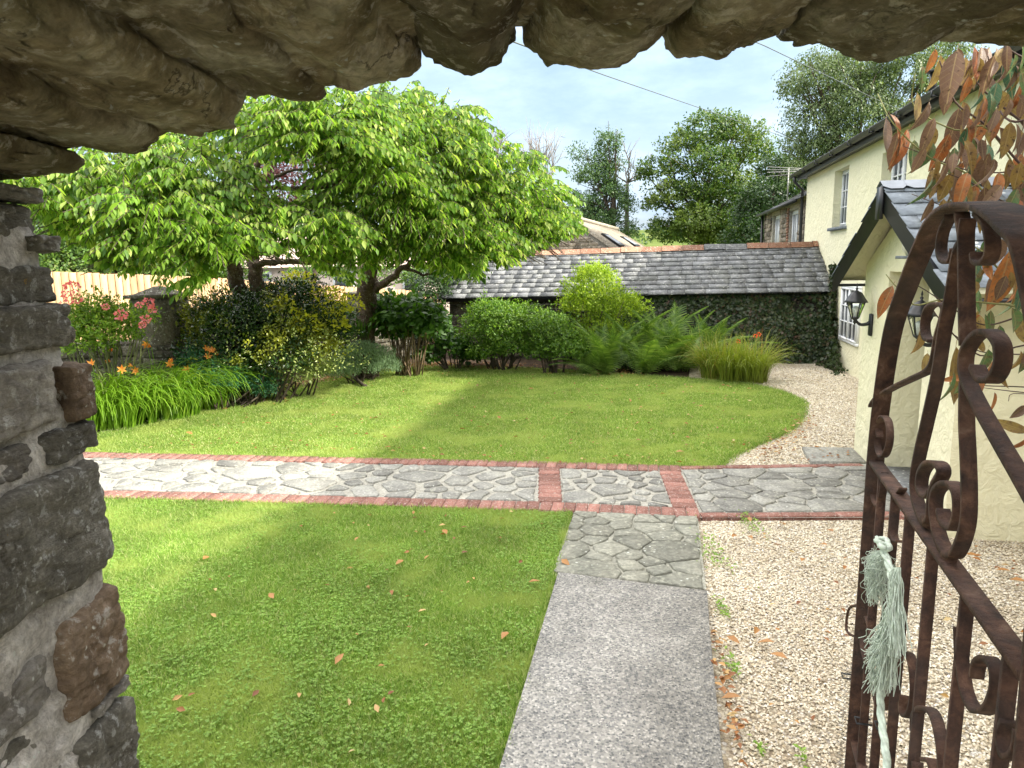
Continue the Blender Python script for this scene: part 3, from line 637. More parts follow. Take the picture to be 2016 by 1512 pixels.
# porch roof: two pitches, soffit, bargeboards
BB = 2.05; OVA = .33
rise = (ZA-ZE)/(AM-A0)
zL = ZE-rise*OVA+.02
for sgn, ae in ((1, A1+OVA), (-1, A0-OVA)):
    up = (H(0, AM, ZA+.04)-H(0, ae, zL+.04)); ln = up.length; upn = up.normalized(); o_ = H(BB-.05, ae, zL+.04)
    mb = MB(); mb.add([tuple(x) for x in (H(BB-.03, ae, zL-.0), H(BM, ae, zL-.0), H(BM, AM, ZA), H(BB-.03, AM, ZA), H(BB-.03, ae, zL+.04), H(BM, ae, zL+.04), H(BM, AM, ZA+.04), H(BB-.03, AM, ZA+.04))],
        [(0, 1, 2, 3), (4, 5, 6, 7), (0, 1, 5, 4), (0, 4, 7, 3)])
    mb.build('roof_boarding', M_CREAM, house)
    slate_roof(house, o_, BS, upn, BM-BB+.05, ln, .235, .27, .33, M_SLATE2, 60, .008, 'porch_slate', ragged=.003)
    # bargeboard
    mb = MB(); d = .15; V = []
    for b in (BB-.035, BB): V += [tuple(H(b, ae, zL-d+.03)), tuple(H(b, ae, zL+.045)), tuple(H(b, AM, ZA+.045)), tuple(H(b, AM, ZA-d-.02))]
    mb.add(V, [(0, 1, 2, 3), (4, 5, 6, 7), (0, 3, 7, 4), (0, 1, 5, 4), (1, 2, 6, 5)]); mb.build('bargeboard', M_BLACK, house)
    a_, b_ = (ae-.14, ae+.03) if sgn > 0 else (ae-.03, ae+.14)
    hb('eave_board', M_BLACK, house, (BB, BM, a_, b_, zL-.06, zL-.035))
hb('finial_board', M_BLACK, house, (BB-.06, BB-.036, AM-.075, AM+.075, ZA-.25, ZA+.03))
mb = MB()
for i in range(9):
    b0 = BB-.06+i*.185
    for sgn in (1, -1): mb.add([tuple(H(x, AM+sgn*y, ZA+.085-rise*y)) for x, y in ((b0, 0), (b0+.19, 0), (b0+.19, .10), (b0+.15, .15), (b0+.05, .15), (b0, .10))], [(0, 1, 2, 3, 4, 5)])
mb.build('lead_ridge', M_LEAD, house)
hb('ledge', M_SLATE2, house, (BP-.16, BP, 6.45, 6.85, 2.12, 2.145))
jar = thing('stone_jar', 'pale round ornament on the small ledge in the porch gable', 'ornament', H(BP-.09, 6.63, 2.146))
mb = MB(); mb.lathe(H(BP-.09, 6.63, 2.146), [(.05, 0), (.085, .05), (.095, .11), (.07, .18), (.035, .21), (.04, .235), (.02, .25)], 14); mb.build('ornament_body', simple('pale_stone', (.62, .60, .50), .8), jar, smooth=True)
# lanterns
def lantern(a, zc, label):
    base = H(BP, a, zc); t = thing('wall_lantern', label, 'lantern', base, 'black lanterns either side of the porch door')
    mb = MB(); mb.box(BP-.028, BP-.002, a-.035, a+.035, zc-.17, zc+.06, hf=True, c=.008); mb.build('back_plate', M_BLACK, t)
    bl = BP-.17
    mb = MB(); mb.tube(crom([H(BP-.02, a, zc-.03), H(BP-.06, a, zc-.05), H(BP-.12, a, zc-.05), H(bl, a, zc+.0)], 4), [.022-.0008*i for i in range(13)], 7); mb.build('arm', M_BLACK, t)
    c = H(bl, a, zc); K = .88
    mb = MB(); mb.lathe(c, [(.004, -.06*K), (.018, -.03*K), (.012, -.01*K), (.042*K, .012*K), (.05*K, .03*K)], 8); mb.build('lantern_base', M_BLACK, t)
    z0, z1, r0, r1 = .03*K, .20*K, .045*K, .098*K
    cg = MB()
    for k in range(6):
        an = math.pi/3*(k+.5); d = Vector((math.cos(an), math.sin(an), 0)); cg.tube([c+d*r0+Vector((0, 0, z0)), c+d*r1+Vector((0, 0, z1))], .006, 4)
    cg.lathe(c, [(r1+.004, z1-.004), (r1+.006, z1+.008)], 6); cg.build('cage', M_BLACK, t)
    gm = bpy.data.materials.get('lantern_glass')
    if not gm:
        q = NM('lantern_glass'); q.pr((.9, .95, .92), .05, spec=.5); q.p.inputs['Transmission Weight'].default_value = 1; q.p.inputs['IOR'].default_value = 1.1; gm = q.m
    for k in range(6):
        d0, d1 = [Vector((math.cos(math.pi/3*(k+.5+j)), math.sin(math.pi/3*(k+.5+j)), 0)) for j in (0, 1)]
        e = .96; MB().add([tuple(p) for p in (c+d0*r0*e+Vector((0, 0, z0)), c+d1*r0*e+Vector((0, 0, z0)), c+d1*r1*e+Vector((0, 0, z1)), c+d0*r1*e+Vector((0, 0, z1)))], [(0, 1, 2, 3)]).build('pane', gm, t)
    mb = MB(); mb.lathe(c, [(.02, z0), (.02, z0+.04), (.028, z0+.05), (.034, z0+.08), (.026, z0+.105), (.006, z0+.115)], 10); mb.build('bulb', simple('bulb', (.75, .76, .72), .2), t, smooth=True)
    mb = MB(); mb.lathe(c, [(r1+.03, z1), (r1+.012, z1+.025), (r1*.86, z1+.065), (r1*.62, z1+.10), (.02, z1+.118), (.008, z1+.125), (.014, z1+.145), (.004, z1+.155), (.009, z1+.17), (.002, z1+.20)], 6); mb.build('lantern_cap', M_BLACK, t)
lantern(7.93, 1.50, 'black six sided wall lantern in full view left of the porch door')
lantern(6.12, 1.50, 'black wall lantern right of the porch door, partly hidden by the rusty gate')

# ================= stone cottage beyond =================
cot = thing('stone_cottage', 'lower stone cottage with slate roof joined to the far end of the farmhouse', 'house', H(5, 22, 0))
BC = 3.72; CZ = 3.52
ch_ = [(22.5, 23.7, 2.2, 3.40), (19.75, 21.0, 2.2, 3.38)]
mb = MB(); wall_grid(mb, BC, 18.76, 25.3, -.05, CZ, ch_, .2)
mb.add([tuple(H(b, 25.3, z)) for b, z in ((BC, -.05), (7.5, -.05), (7.5, CZ), (5.6, 4.5), (BC, CZ))], [(0, 1, 2, 3, 4)]); mb.build('wall', M_MORTAR, cot)
for h in ch_: window(*h, BC+.08, cot, 2, 1, fw=.07)
STONES = []
def stone_mesh(i, mat):
    key = (i % 10, mat.name)
    if key not in LEAFME:
        V = []; mb = MB(); random.seed(i*7+1)
        P = [(-.5, -.5), (.1, -.52), (.5, -.48), (.52, .1), (.47, .5), (0, .49), (-.5, .5), (-.49, 0)]
        P = [(x+random.uniform(-.05, .05), y+random.uniform(-.08, .08)) for x, y in P]
        ins = [(x*.86, y*.80) for x, y in P]
        V = [(x, y, 0) for x, y in P]+[(x, y, .75) for x, y in P]+[(x+random.uniform(-.03, .03), y, 1+random.uniform(-.15, .1)) for x, y in ins]
        F = [tuple(range(16, 24))]+[(k*8+j, k*8+(j+1) % 8, (k+1)*8+(j+1) % 8, (k+1)*8+j) for k in range(2) for j in range(8)]
        LEAFME[key] = mb.add(V, F).mesh('stone', mat)
    return LEAFME[key]
def rubble(parent, o, ex, ez, nrm, w, h, hc, wmin, wmax, mat, prot=.03, skip=None, maxn=280, name='stone', shape=None):
    """courses of separate stones laid on the face o + x*ex + z*ez"""
    st_ = random.getstate(); z = 0; n = 0; rest = MB()
    while z < h-.02:
        ch = hc*random.uniform(.65, 1.35); ch = min(ch, h-z); x = -random.uniform(0, wmin)
        while x < w:
            sw = random.uniform(wmin, wmax); x0, x1 = max(0, x), min(w, x+sw); x += sw
            if x1-x0 < wmin*.4: continue
            cx, cz = (x0+x1)/2, z+ch/2
            if skip and skip(cx, cz, x0, x1): continue
            cen = o+ex*cx+ez*cz - nrm*.01; W, Hh, D = (x1-x0)*.95, ch*.9, prot*random.uniform(.6, 1.5)
            s2 = random.getstate(); me = stone_mesh(random.randrange(10), mat); random.setstate(s2); random.random()
            M = Matrix(((ex.x*W, ez.x*Hh, nrm.x*D, cen.x), (ex.y*W, ez.y*Hh, nrm.y*D, cen.y), (ex.z*W, ez.z*Hh, nrm.z*D, cen.z), (0, 0, 0, 1)))
            if n < maxn: link(name, me, parent, M); n += 1
            else:
                V = np.array([v.co for v in me.vertices]); V = V@np.array(M.to_3x3()).T+np.array(cen); rest.add(V, [tuple(p.vertices) for p in me.polygons])
        z += ch
    if rest.n: rest.build(name+'_courses', mat, parent)['kind'] = 'stuff'
UP = Vector((0, 0, 1))
def skc(cx, cz, x0, x1):
    a = 18.78+cx; z = 2.0+cz
    return any(h[0]-.05 < 18.78+x1 and 18.78+x0 < h[1]+.05 and h[2]-.05 < z < h[3]+.12 for h in ch_) or (21.0 < a < 21.35)
rubble(cot, H(BC, 18.78, 2.0), US, UP, -BS, 6.5, CZ-2.0, .13, .16, .42, M_RUBBLE, .04, skc)
k = 0
for z in np.arange(2.2, 3.45, .075):
    L_ = .32 if k % 2 else .22; k += 1; hb('quoin_brick', M_RIDGE, cot, (BC-.03, BC, 21.02, 21.02+L_, z, z+.065))
e1 = H(BC-.2, 18.7, CZ+.02); eu1 = (H(5.6, 18.7, 4.55)-e1); r1 = eu1.length; eu1.normalize()
mb = MB(); mb.add([tuple(p) for p in (e1, e1+US*6.75, e1+US*6.75+eu1*r1, e1+eu1*r1)], [(0, 1, 2, 3)]); mb.add([tuple(p) for p in (e1+eu1*r1, e1+US*6.75+eu1*r1, H(7.7, 25.45, 3.4), H(7.7, 18.7, 3.4))], [(0, 1, 2, 3)]); mb.build('roof', M_SLATE, cot)
slate_roof(cot, e1, US, eu1, 6.75, r1, .25, .3, .42, M_SLATE, 200)
hb('gutter', M_BLACK, cot, (BC-.28, BC-.2, 18.95, 25.5, CZ-.04, CZ+.03)); mb = MB(); mb.tube([H(BC-.1, 25.2, CZ), H(BC-.1, 25.2, .1)], .04, 6); mb.build('downpipe', M_BLACK, cot)
ae = thing('tv_aerial', 'thin television aerial above the stone cottage roof', 'aerial', H(4.7, 24.4, 4.0))
ap = H(3.95, 22.8, 4.62); WL[ae.name] = Vector(ae.location)
mb = MB(); mb.tube([ap-Vector((0, 0, .9)), ap+Vector((0, 0, .12))], .018, 5); mb.build('mast', M_WIRE, ae)
mb = MB(); mb.tube([ap-BS*.6, ap+BS*.55], .012, 4)
for i in range(9): q = ap-BS*.55+BS*.135*i; mb.tube([q-US*.2-UP*.03, q+US*.2+UP*.03], .008, 4)
for dz in (-.12, .08, .16): mb.tube([ap-BS*.62+UP*dz, ap+BS*.5+UP*dz*.4], .01, 4)
mb.build('rods', M_WIRE, ae)

# ================= low slate-roofed shed =================
shed = thing('slate_shed', 'long low stone shed with lichened slate roof across the end of the lawn', 'shed', H(0, 16, 0))
SB0, SB1, SE, SR, SW = -4.68, BM-.01, 15.4, 17.2, 15.68
def eavez(b): return 1.40+(b+.5)*.0125
o_ = H(SB0, SE, eavez(SB0)); ex = (H(SB1, SE, eavez(SB1))-o_).normalized(); up = (H(SB0+.25, SR, 2.29)-H(SB0+.25, SE, eavez(SB0))); run = up.length; up.normalize()
mb = MB(); mb.box(SB0+.22, SB1, SW, 18.6, -.05, 1.42, hf=True); mb.build('wall', M_MORTAR, shed)
hb('wall_plate', M_BLACK, shed, (SB0+.1, SB1, SW-.12, SW-.02, 1.26, 1.40))
rubble(shed, H(SB0+.22, SW, 0), BS, UP, -US, 8.1, 1.3, .12, .14, .42, M_DKRUB, .045, None, 290)
ln = SB1-SB0
mb = MB(); mb.add([tuple(p-UP*.012) for p in (o_, o_+ex*ln, o_+ex*ln+up*run, o_+up*run)], [(0, 1, 2, 3)]); mb.add([tuple(p-UP*.012) for p in (o_+up*run, o_+ex*ln+up*run, H(SB1, 19, 1.4), H(SB0, 19, 1.3))], [(0, 1, 2, 3)])
mb.add([tuple(p) for p in (H(SB0+.22, SW, 1.2), H(SB0+.22, 18.6, 1.2), H(SB0+.22, SR, 2.2))], [(0, 1, 2)]); mb.build('roof', M_SLATE, shed)
random.seed(5); slate_roof(shed, o_, ex, up, ln, run, .205, .22, .44, M_SLATE, 298, .014, ends=lambda u: (.06+u*.12, ln))
for i in range(18):
    b0 = SB0+.25+i*.47; b1_ = min(b0+.462, SB1-.01); mt = M_RIDGE if i not in (12, 13) else M_SLATE; zr = 2.28+(b0+4.4)*.0145
    mb = MB(); pr_ = [(-.16, -.075), (-.13, -.055), (-.03, .045), (.03, .045), (.13, -.055), (.16, -.075)]; jz = random.uniform(-.008, .008)
    V = [tuple(H(b, SR+p, zr+q+.055+jz)) for b in (b0, b1_) for p, q in pr_]; mb.add(V, [(i_, i_+1, i_+7, i_+6) for i_ in range(5)]+[(0, 1, 2, 3, 4, 5), (6, 7, 8, 9, 10, 11)])
    r = mb.build('ridge_tile', mt, shed)
    if i in (12, 13): r['label'] = 'grey slate ridge piece'

# ================= barn beyond =================
barn = thing('stone_barn', 'stone gabled barn with rooflights standing behind the shed ridge', 'barn', (2, 34, 0))
bx0, bxa, bx1, by, zE, zA = -4.2, 2.1, 7.6, 31.0, 1.9, 3.95
mb = MB(); mb.add([(bx0, by, -.05), (2.6, by, -.05), (2.6, by, 3.85), (bxa, by, zA-.06), (bx0, by, zE)], [(0, 1, 2, 3, 4)])
# long slope to the right, turned so its roof face shows
P0 = PY(1128, 432, 31.0); P1 = PY(1215, 457, 36.5); P2 = PY(1284, 494, 33); P3 = PY(1218, 497, 28.8)
P4 = PY(1095, 440, 31.2)
mb = MB(); gp_ = [PY(1040, 475, 31.5), PY(1128, 434, 31.1), PY(1218, 500, 28.8), PY(1218, 560, 28.8), PY(1040, 560, 31.5)]
mb.add([tuple(p) for p in gp_]+[tuple(p+Vector((1.2, 4.5, 0))) for p in gp_], [(0, 1, 2, 3, 4), (3, 2, 7, 8), (9, 8, 7, 6, 5), (0, 4, 9, 5)]); mb.build('wall', M_MORTAR, barn)
gn_ = (gp_[2]-gp_[1]).cross(UP).normalized(); gn_ = gn_ if gn_.y < 0 else -gn_
ex_ = Vector((gp_[2].x-gp_[0].x, gp_[2].y-gp_[0].y, 0)); W_ = ex_.length; ex_.normalize(); o2 = Vector((gp_[0].x, gp_[0].y, 1.9))+gn_*.02
sl = [(0, gp_[0].z-1.9), ((gp_[1]-gp_[0]).dot(ex_), gp_[1].z-1.9), (W_, gp_[2].z-1.9)]
def bsk(cx, cz, x0, x1):
    if cx < sl[1][0]: lim = sl[0][1]+(sl[1][1]-sl[0][1])*cx/sl[1][0]
    else: lim = sl[1][1]+(sl[2][1]-sl[1][1])*(cx-sl[1][0])/(W_-sl[1][0])
    return cz > lim-.12 or cx < .5
gnn = Vector((0, 0, 0)); gnn = ex_.cross(UP); gnn = gnn if gnn.y < 0 else -gnn
rubble(barn, Vector((gp_[0].x, gp_[0].y, 1.9))-gnn*0, ex_, UP, gnn, W_, 2.1, .13, .2, .5, M_RUBBLE, .05, bsk, 295)
M_BROOF = stonemat('barn_slates', [(.3, (.20, .175, .14)), (.7, (.32, .28, .22))], 1.2, .3, bump=.3)
Rr = [gp_[1]+Vector((-.1, -.15, .1)), P1+UP*.1, P2, P3+Vector((0, -.1, .05))]
mb = MB(); nr = (Rr[1]-Rr[0]).cross(Rr[3]-Rr[0]).normalized(); nr = nr if nr.z > 0 else -nr
mb.add([tuple(p) for p in Rr]+[tuple(p-nr*.09) for p in Rr], [(0, 1, 2, 3), (4, 5, 6, 7), (0, 3, 7, 4), (3, 2, 6, 7), (0, 1, 5, 4)]); mb.build('roof', M_BROOF, barn)
mb = MB()
for i in range(1, 22):
    t = i/22; p = Rr[0].lerp(Rr[3], t); q = Rr[1].lerp(Rr[2], t); mb.tube([p+nr*.004, q+nr*.004], .018, 4)
mb.build('slate_courses', M_BROOF, barn)
mb = MB(); mb.tube([Rr[0]+nr*.06, Rr[1]+nr*.06], .09, 6); mb.build('ridge', M_BROOF, barn)
for (s0, s1, t0, t1) in ((.14, .28, .50, .88), (.60, .74, .50, .88)):
    def q(s_, t): return (Rr[0].lerp(Rr[1], s_)).lerp(Rr[3].lerp(Rr[2], s_), t)
    c4 = [q(s0, t0), q(s1, t0), q(s1, t1), q(s0, t1)]; mb = MB(); mb.add([tuple(p+nr*.1) for p in c4]+[tuple(p) for p in c4], [(0, 1, 2, 3), (0, 1, 5, 4), (1, 2, 6, 5), (2, 3, 7, 6), (3, 0, 4, 7)]); rl = mb.build('rooflight', M_BLACK, barn)
    ce = sum(c4, Vector())/4; c5 = [ce+(p-ce)*.72 for p in c4]; MB().add([tuple(p+nr*.106) for p in c5], [(0, 1, 2, 3)]).build('pane', M_LEAD, rl)

# far cottage and car seen under the cherry trees
fc = thing('roadside_cottage', 'pale distant cottage glimpsed between the cherry trunks', 'house', (-7, 27, 0))
M_PALE = simple('pale_wall', (.62, .52, .45), .9, var=.1); M_PINKROOF = simple('weathered_roof', (.50, .38, .32), .9, var=.3, sc=5)
mb = MB(); mb.box(-11.5, -1.2, 26, 30, -.05, 2.1); mb.build('wall', M_PALE, fc)
mb = MB(); mb.add([(-11.8, 25.7, 2.05), (-1, 25.7, 2.05), (-1, 28, 3.3), (-11.8, 28, 3.3), (-11.8, 30.2, 2.05), (-1, 30.2, 2.05)], [(0, 1, 2, 3), (3, 2, 5, 4)]); mb.build('roof', M_PINKROOF, fc)
for x in (-3.9, -6.4, -9.4):
    mb = MB(); mb.box(x, x+.8, 25.93, 25.99, 1.0, 1.9); w_ = mb.build('window', M_WHITE, fc); mb = MB(); mb.box(x+.08, x+.72, 25.90, 25.925, 1.08, 1.82); mb.build('pane', M_GLASS, w_)
car = thing('parked_car', 'pale turquoise car roof showing above the fence between the trunks', 'car', (-7.2, 21.4, 0))
M_TEAL = simple('turquoise_paint', (.16, .52, .44), .25, spec=.6, var=.03)
cx, cy = -7.2, 21.4
def loft(mb, secs):
    V = []; n = len(secs[0])
    for s_ in secs: V += s_
    F = [(i*n+k, i*n+(k+1) % n, (i+1)*n+(k+1) % n, (i+1)*n+k) for i in range(len(secs)-1) for k in range(n)]
    mb.add(V, F+[tuple(range(n)), tuple((len(secs)-1)*n+k for k in range(n))])
mb = MB(); loft(mb, [[(cx+x, cy-w, .35), (cx+x, cy-w, h*.8), (cx+x, cy-w*.85, h), (cx+x, cy+w*.85, h), (cx+x, cy+w, h*.8), (cx+x, cy+w, .35)] for x, w, h in ((-2.05, .7, .75), (-1.9, .84, .92), (-.9, .88, .98), (1.2, .88, 1.0), (1.9, .84, .95), (2.05, .75, .8))]); mb.build('body', M_TEAL, car)
mb = MB(); loft(mb, [[(cx+x0, cy-.8, .97), (cx+x1, cy-.62, z), (cx+x1, cy+.62, z), (cx+x0, cy+.8, .97)] for x0, x1, z in ((-1.1, -.45, 1.5), (-.4, -.3, 1.62), (.9, .8, 1.62), (1.75, 1.35, 1.5))]); mb.build('cabin', M_TEAL, car)
mb = MB(); mb.box(cx-.7, cx+.2, cy-.80, cy-.74, 1.05, 1.45); mb.box(cx+.3, cx+1.2, cy-.80, cy-.74, 1.05, 1.45); mb.build('window', M_GLASS, car)
for x in (-1.3, 1.3):
    for y in (-.8, .8): mb = MB(); mb.tube([(cx+x, cy+y-.1, .31), (cx+x, cy+y+.1, .31)], .31, 16); mb.build('wheel', M_BLACK, car)

# ================= board fence =================
fence = thing('board_fence', 'sunlit close boarded timber fence behind the garden wall', 'fence', (-6, 15.5, 0))
fp = [PY(40, 534, 13.4), PY(255, 540, 14.2), PY(400, 546, 15), PY(640, 562, 17), PY(790, 571, 18.5), PY(870, 578, 19.4)]
for i in range(len(fp)-1):
    p, q = fp[i], fp[i+1]; d = Vector((q.x-p.x, q.y-p.y, 0)); n = max(1, round(d.length/.125)); d /= n; dn = d.normalized(); pn = Vector((dn.y, -dn.x, 0)); pn = pn if pn.y < 0 else -pn
    for k in range(n):
        a = Vector((p.x, p.y, 0))+d*k; z1 = p.z+(q.z-p.z)*k/n+random.uniform(-.012, .012); mb = MB(); V = []
        for zz in (0, z1): V += [tuple(a+pn*t+d*s_+UP*zz) for s_, t in ((.0, .022), (.96, .008), (.96, -.006), (0, -.006))]
        mb.add(V, [(0, 1, 5, 4), (1, 2, 6, 5), (2, 3, 7, 6), (3, 0, 4, 7), (4, 5, 6, 7)]); mb.build('fence_board', M_WOOD, fence)
# ================= garden wall and pillars =================
gw = thing('garden_wall', 'low dark stone boundary wall behind the flower border', 'wall', H(-7.3, 11, 0))
wp = [(-9.2, 9.0), (-7.0, 9.85), (-7.95, 12.7), (-6.25, 14.05), (-5.1, 15.6)]
wl = [H(-10.5, 8.4), Vector((-5.15, 11.15, 0)), Vector((-5.45, 14.1, 0)), Vector((-3.35, 15.1, 0)), Vector((-2.0, 16.6, 0))]
for i in range(4):
    p, q = wl[i], wl[i+1]; d = (q-p); L_ = d.length; dn = d.normalized(); pn = Vector((dn.y, -dn.x, 0)); pn = pn if pn.y < 0 or (abs(pn.y) < .5 and pn.x > 0) else -pn
    h = (1.0, 1.38, 1.36, 1.3)[i]; mb = MB(); V = []
    for zz in (-.05, h): V += [tuple(p+pn*t+UP*zz) for t in (0, -.4)]+[tuple(q+pn*t+UP*zz) for t in (-.4, 0)]
    mb.add(V, [(0, 1, 5, 4), (1, 2, 6, 5), (2, 3, 7, 6), (3, 0, 4, 7), (4, 5, 6, 7)]); mb.build('core', M_DKRUB, gw)
    rubble(gw, p, dn, UP, pn, L_, h, .13, .2, .5, M_DKRUB, .05, None, 75)
def pillar(c, w, h, label, hcap=.17):
    t = thing('gate_pillar', label, 'pillar', (c.x, c.y, 0), 'stone pillars on the garden wall'); ang = .1
    mb = MB(); x0, x1, y0, y1 = c.x-w/2, c.x+w/2, c.y-w/2, c.y+w/2; mb.box(x0, x1, y0, y1, -.05, h, c=.02); mb.build('shaft', M_DKRUB, t)
    rubble(t, Vector((x0, y0, 0)), Vector((1, 0, 0)), UP, Vector((0, -1, 0)), w, h*.58, .085, .1, .3, M_DKRUB, .03, None, 60)
    o = .055; cw = w/2+o; mb = MB(); mb.add([(c.x+sx*cw*k, c.y+sy*cw*k, z) for k, z in ((1, h), (1, h+.05), (.72, h+.06), (.12, h+hcap)) for sx, sy in ((-1, -1), (1, -1), (1, 1), (-1, 1))],
        [(k*4+j, k*4+(j+1) % 4, k*4+4+(j+1) % 4, k*4+4+j) for k in range(3) for j in range(4)]+[(12, 13, 14, 15), (3, 2, 1, 0)]); mb.build('cap_stone', M_DKRUB, t)
pillar(Vector((-5.42, 11.05, 0)), .62, 1.68, 'stone pillar with pyramid cap beside the pink roses')
pillar(Vector((-3.22, 15.2, 0)), .42, 1.5, 'small stone pillar with flat cap just left of the thicker cherry trunk', .08)
# overhead cables
for (a, b, la) in (((PY(1100, 115, 9), PY(1190, 148, 12), PY(1560, 275, 26), PY(1700, 318, 33)), .012, 'thin overhead cable crossing the sky above the sycamore'), ((PY(1420, 55, 9), PY(1505, 90, 11), PY(1745, 205, 20), PY(1900, 262, 24)), .012, 'thin overhead cable passing in front of the birch')):
    a = [a[0]+(a[0]-a[1])*5]+list(a)+[a[-1]+(a[-1]-a[-2])*4]; mb = MB(); mb.tube(a, b*.65, 4); tag(mb.build('overhead_cable', simple('cable_sheath', (.10, .12, .11), .6), None), la, 'cable', 'overhead cables')
# ================= stone archway framing the view =================
arch = thing('stone_archway', 'rough stone archway with lichened jamb framing the whole garden view', 'archway', (-1.2, 1.1, 0))
M_ARCH = stonemat('arch_stone', [(.28, (.085, .062, .030)), (.42, (.20, .16, .088)), (.54, (.33, .285, .18)), (.70, (.54, .50, .37))], 6, .6, (.60, .57, .48), bump=1.7, strata=False, moss=.35, rndv=.42, crev=.85)
m = M_ARCH
M_JAMB = stonemat('jamb_stone', [(.28, (.10, .093, .078)), (.5, (.185, .175, .148)), (.72, (.30, .285, .245))], 9, .7, (.50, .51, .50), yel=.9, bump=2, crev=.6, rndv=.25)
M_JAMBR = stonemat('jamb_brown_stone', [(.25, (.085, .06, .042)), (.55, (.16, .115, .078)), (.8, (.28, .22, .165))], 6, .5, (.46, .47, .45), bump=.8, rndv=.1)
M_JMORT = stonemat('lime_mortar', [(.28, (.30, .275, .25)), (.46, (.54, .51, .475)), (.68, (.78, .75, .71))], 10, .5, (.58, .57, .55), yel=.85, bump=1.2, strata=False, rndv=0)
YF = 1.4
def xz(u, v): p = PY(u, v, YF); return Vector((p.x, p.z))
def prism_rock(prof, y0, y1, seed, mat, name='stone', amp=.013, steps=30, n=130, taper=.03):
    """stone running from the outer face y1 back to y0; prof is its outline there, pairs (x, z)"""
    P = [Vector(p) for p in prof]; Ls = [0]
    for i in range(len(P)): Ls.append(Ls[-1]+(P[(i+1) % len(P)]-P[i]).length)
    R_ = []
    for k in range(n):
        s_ = Ls[-1]*k/n; i = max(j for j in range(len(P)) if Ls[j] <= s_+1e-9); t = (s_-Ls[i])/max(Ls[i+1]-Ls[i], 1e-9); R_.append(P[i].lerp(P[(i+1) % len(P)], t))
    R_ = [(R_[k-1]+R_[k]*2+R_[(k+1) % n])/4 for k in range(n)]
    c = sum(R_, Vector((0, 0)))/n; off = Vector((seed*5.17, seed*2.3, seed*9.1)); V = []; size = max((p-c).length for p in R_)
    ys = [1.0, .995, .975, .94]+[.94-.94*k/steps for k in range(1, steps+1)]; ins = [.55, .16, .05, .0]+[0]*steps
    for t, q in zip(ys, ins):
        y = y0+(y1-y0)*t
        for p in R_:
            d = (p-c); w = Vector((c.x+d.x*(1-q*min(1, .12/size)), y, c.y+d.y*(1-q*min(1, .12/size)))); nr = Vector((d.x, 0, d.y)).normalized()
            e = fbm(w*Vector((7, 3.2, 9))*1.0+off, 4) if False else fbm(Vector((w.x*8, w.y*4.5, w.z*8))+off, 4)
            f = fbm(Vector((w.x*34, w.y*24, w.z*34))+off, 3)
            g_ = max(0, noise.noise(Vector((w.x*5, w.y*6, w.z*6))+off*2)-.05)
            r_ = 1-abs(noise.noise(Vector((w.x*11, w.y*5+w.x*3, w.z*11))+off*3))*2; st_ = noise.noise(Vector((w.x*3+w.z*2, w.y*2.2, w.z*3))+off*5)*4; st_ = (st_-math.floor(st_)); w += nr*(e*amp*1.3+f*amp*.6-g_*amp*3.0+(.5-st_)*amp*.45-max(0, r_-.75)*amp*1.0+(1-t)*taper*noise.noise(Vector((t*2, seed, 0))))
            V.append(tuple(w))
    F = [tuple(range(n))]+[(i*n+k, i*n+(k+1) % n, (i+1)*n+(k+1) % n, (i+1)*n+k) for i in range(len(ys)-1) for k in range(n)]
    return MB().add(V, F).build(name, mat, arch, smooth=True)
SOFF = [  # bottom outline at the outer face, then the hidden back of each stone
 ([(-140, 356), (-60, 352), (0, 349), (60, 352), (120, 350), (168, 342), (181, 322)], [(176, 304), (60, 284), (-140, 262)], 1.41),
 ([(20, 300), (120, 302), (200, 306), (270, 308), (318, 300), (336, 284), (338, 262)], [(325, 240), (180, 200), (20, 190)], 1.40),
 ([(180, 255), (280, 262), (370, 269), (430, 264), (470, 250), (488, 228), (496, 202)], [(480, 175), (360, 130), (180, 120)], 1.42),
 ([(400, 196), (470, 198), (540, 204), (600, 205), (634, 200), (640, 183)], [(630, 130), (540, 40), (400, 60)], 1.40),
 ([(628, 180), (660, 183), (700, 196), (735, 202), (768, 196), (800, 168), (822, 140), (835, 112)], [(800, 20), (720, -90), (560, 20)], 1.42),
 ([(834, 106), (850, 122), (878, 136), (915, 150), (950, 151), (985, 140), (1010, 122), (1025, 92)], [(1010, -40), (910, -160), (780, -60)], 1.40),
 ([(1030, 84), (1040, 108), (1060, 132), (1095, 142), (1150, 146), (1205, 144), (1250, 132), (1278, 114), (1294, 104)], [(1300, -60), (1160, -170), (1015, -60)], 1.42),
 ([(1302, 106), (1322, 122), (1362, 129), (1410, 128), (1448, 120), (1464, 104), (1490, 98), (1515, 86)], [(1500, -70), (1420, -150), (1310, -70)], 1.40),
 ([(1524, 80), (1560, 91), (1610, 93), (1670, 105), (1735, 118), (1785, 112), (1825, 94)], [(1830, -60), (1700, -160), (1540, -80)], 1.43),
 ([(1830, 90), (1880, 98), (1950, 100), (2000, 97), (2060, 88), (2110, 92)], [(2130, -60), (1980, -160), (1850, -60)], 1.41)]
for i, (bot, top, y1) in enumerate(SOFF):
    prism_rock([xz(*p) for p in bot]+[xz(*p) for p in top], .62, y1, i*1.7+3, M_ARCH)
# mortar and hearting behind the soffit stones
core = [(-1.7, 2.40), (-1.0, 2.375), (-.66, 2.42), (-.48, 2.50), (-.28, 2.51), (-.16, 2.53), (0, 2.555), (.35, 2.565), (.7, 2.56), (1.15, 2.56), (1.15, 3.3), (-1.7, 3.3)]
prism_rock(core, .6, 1.36, 50, M_ARCH, 'hearting', .008, 20, 260)
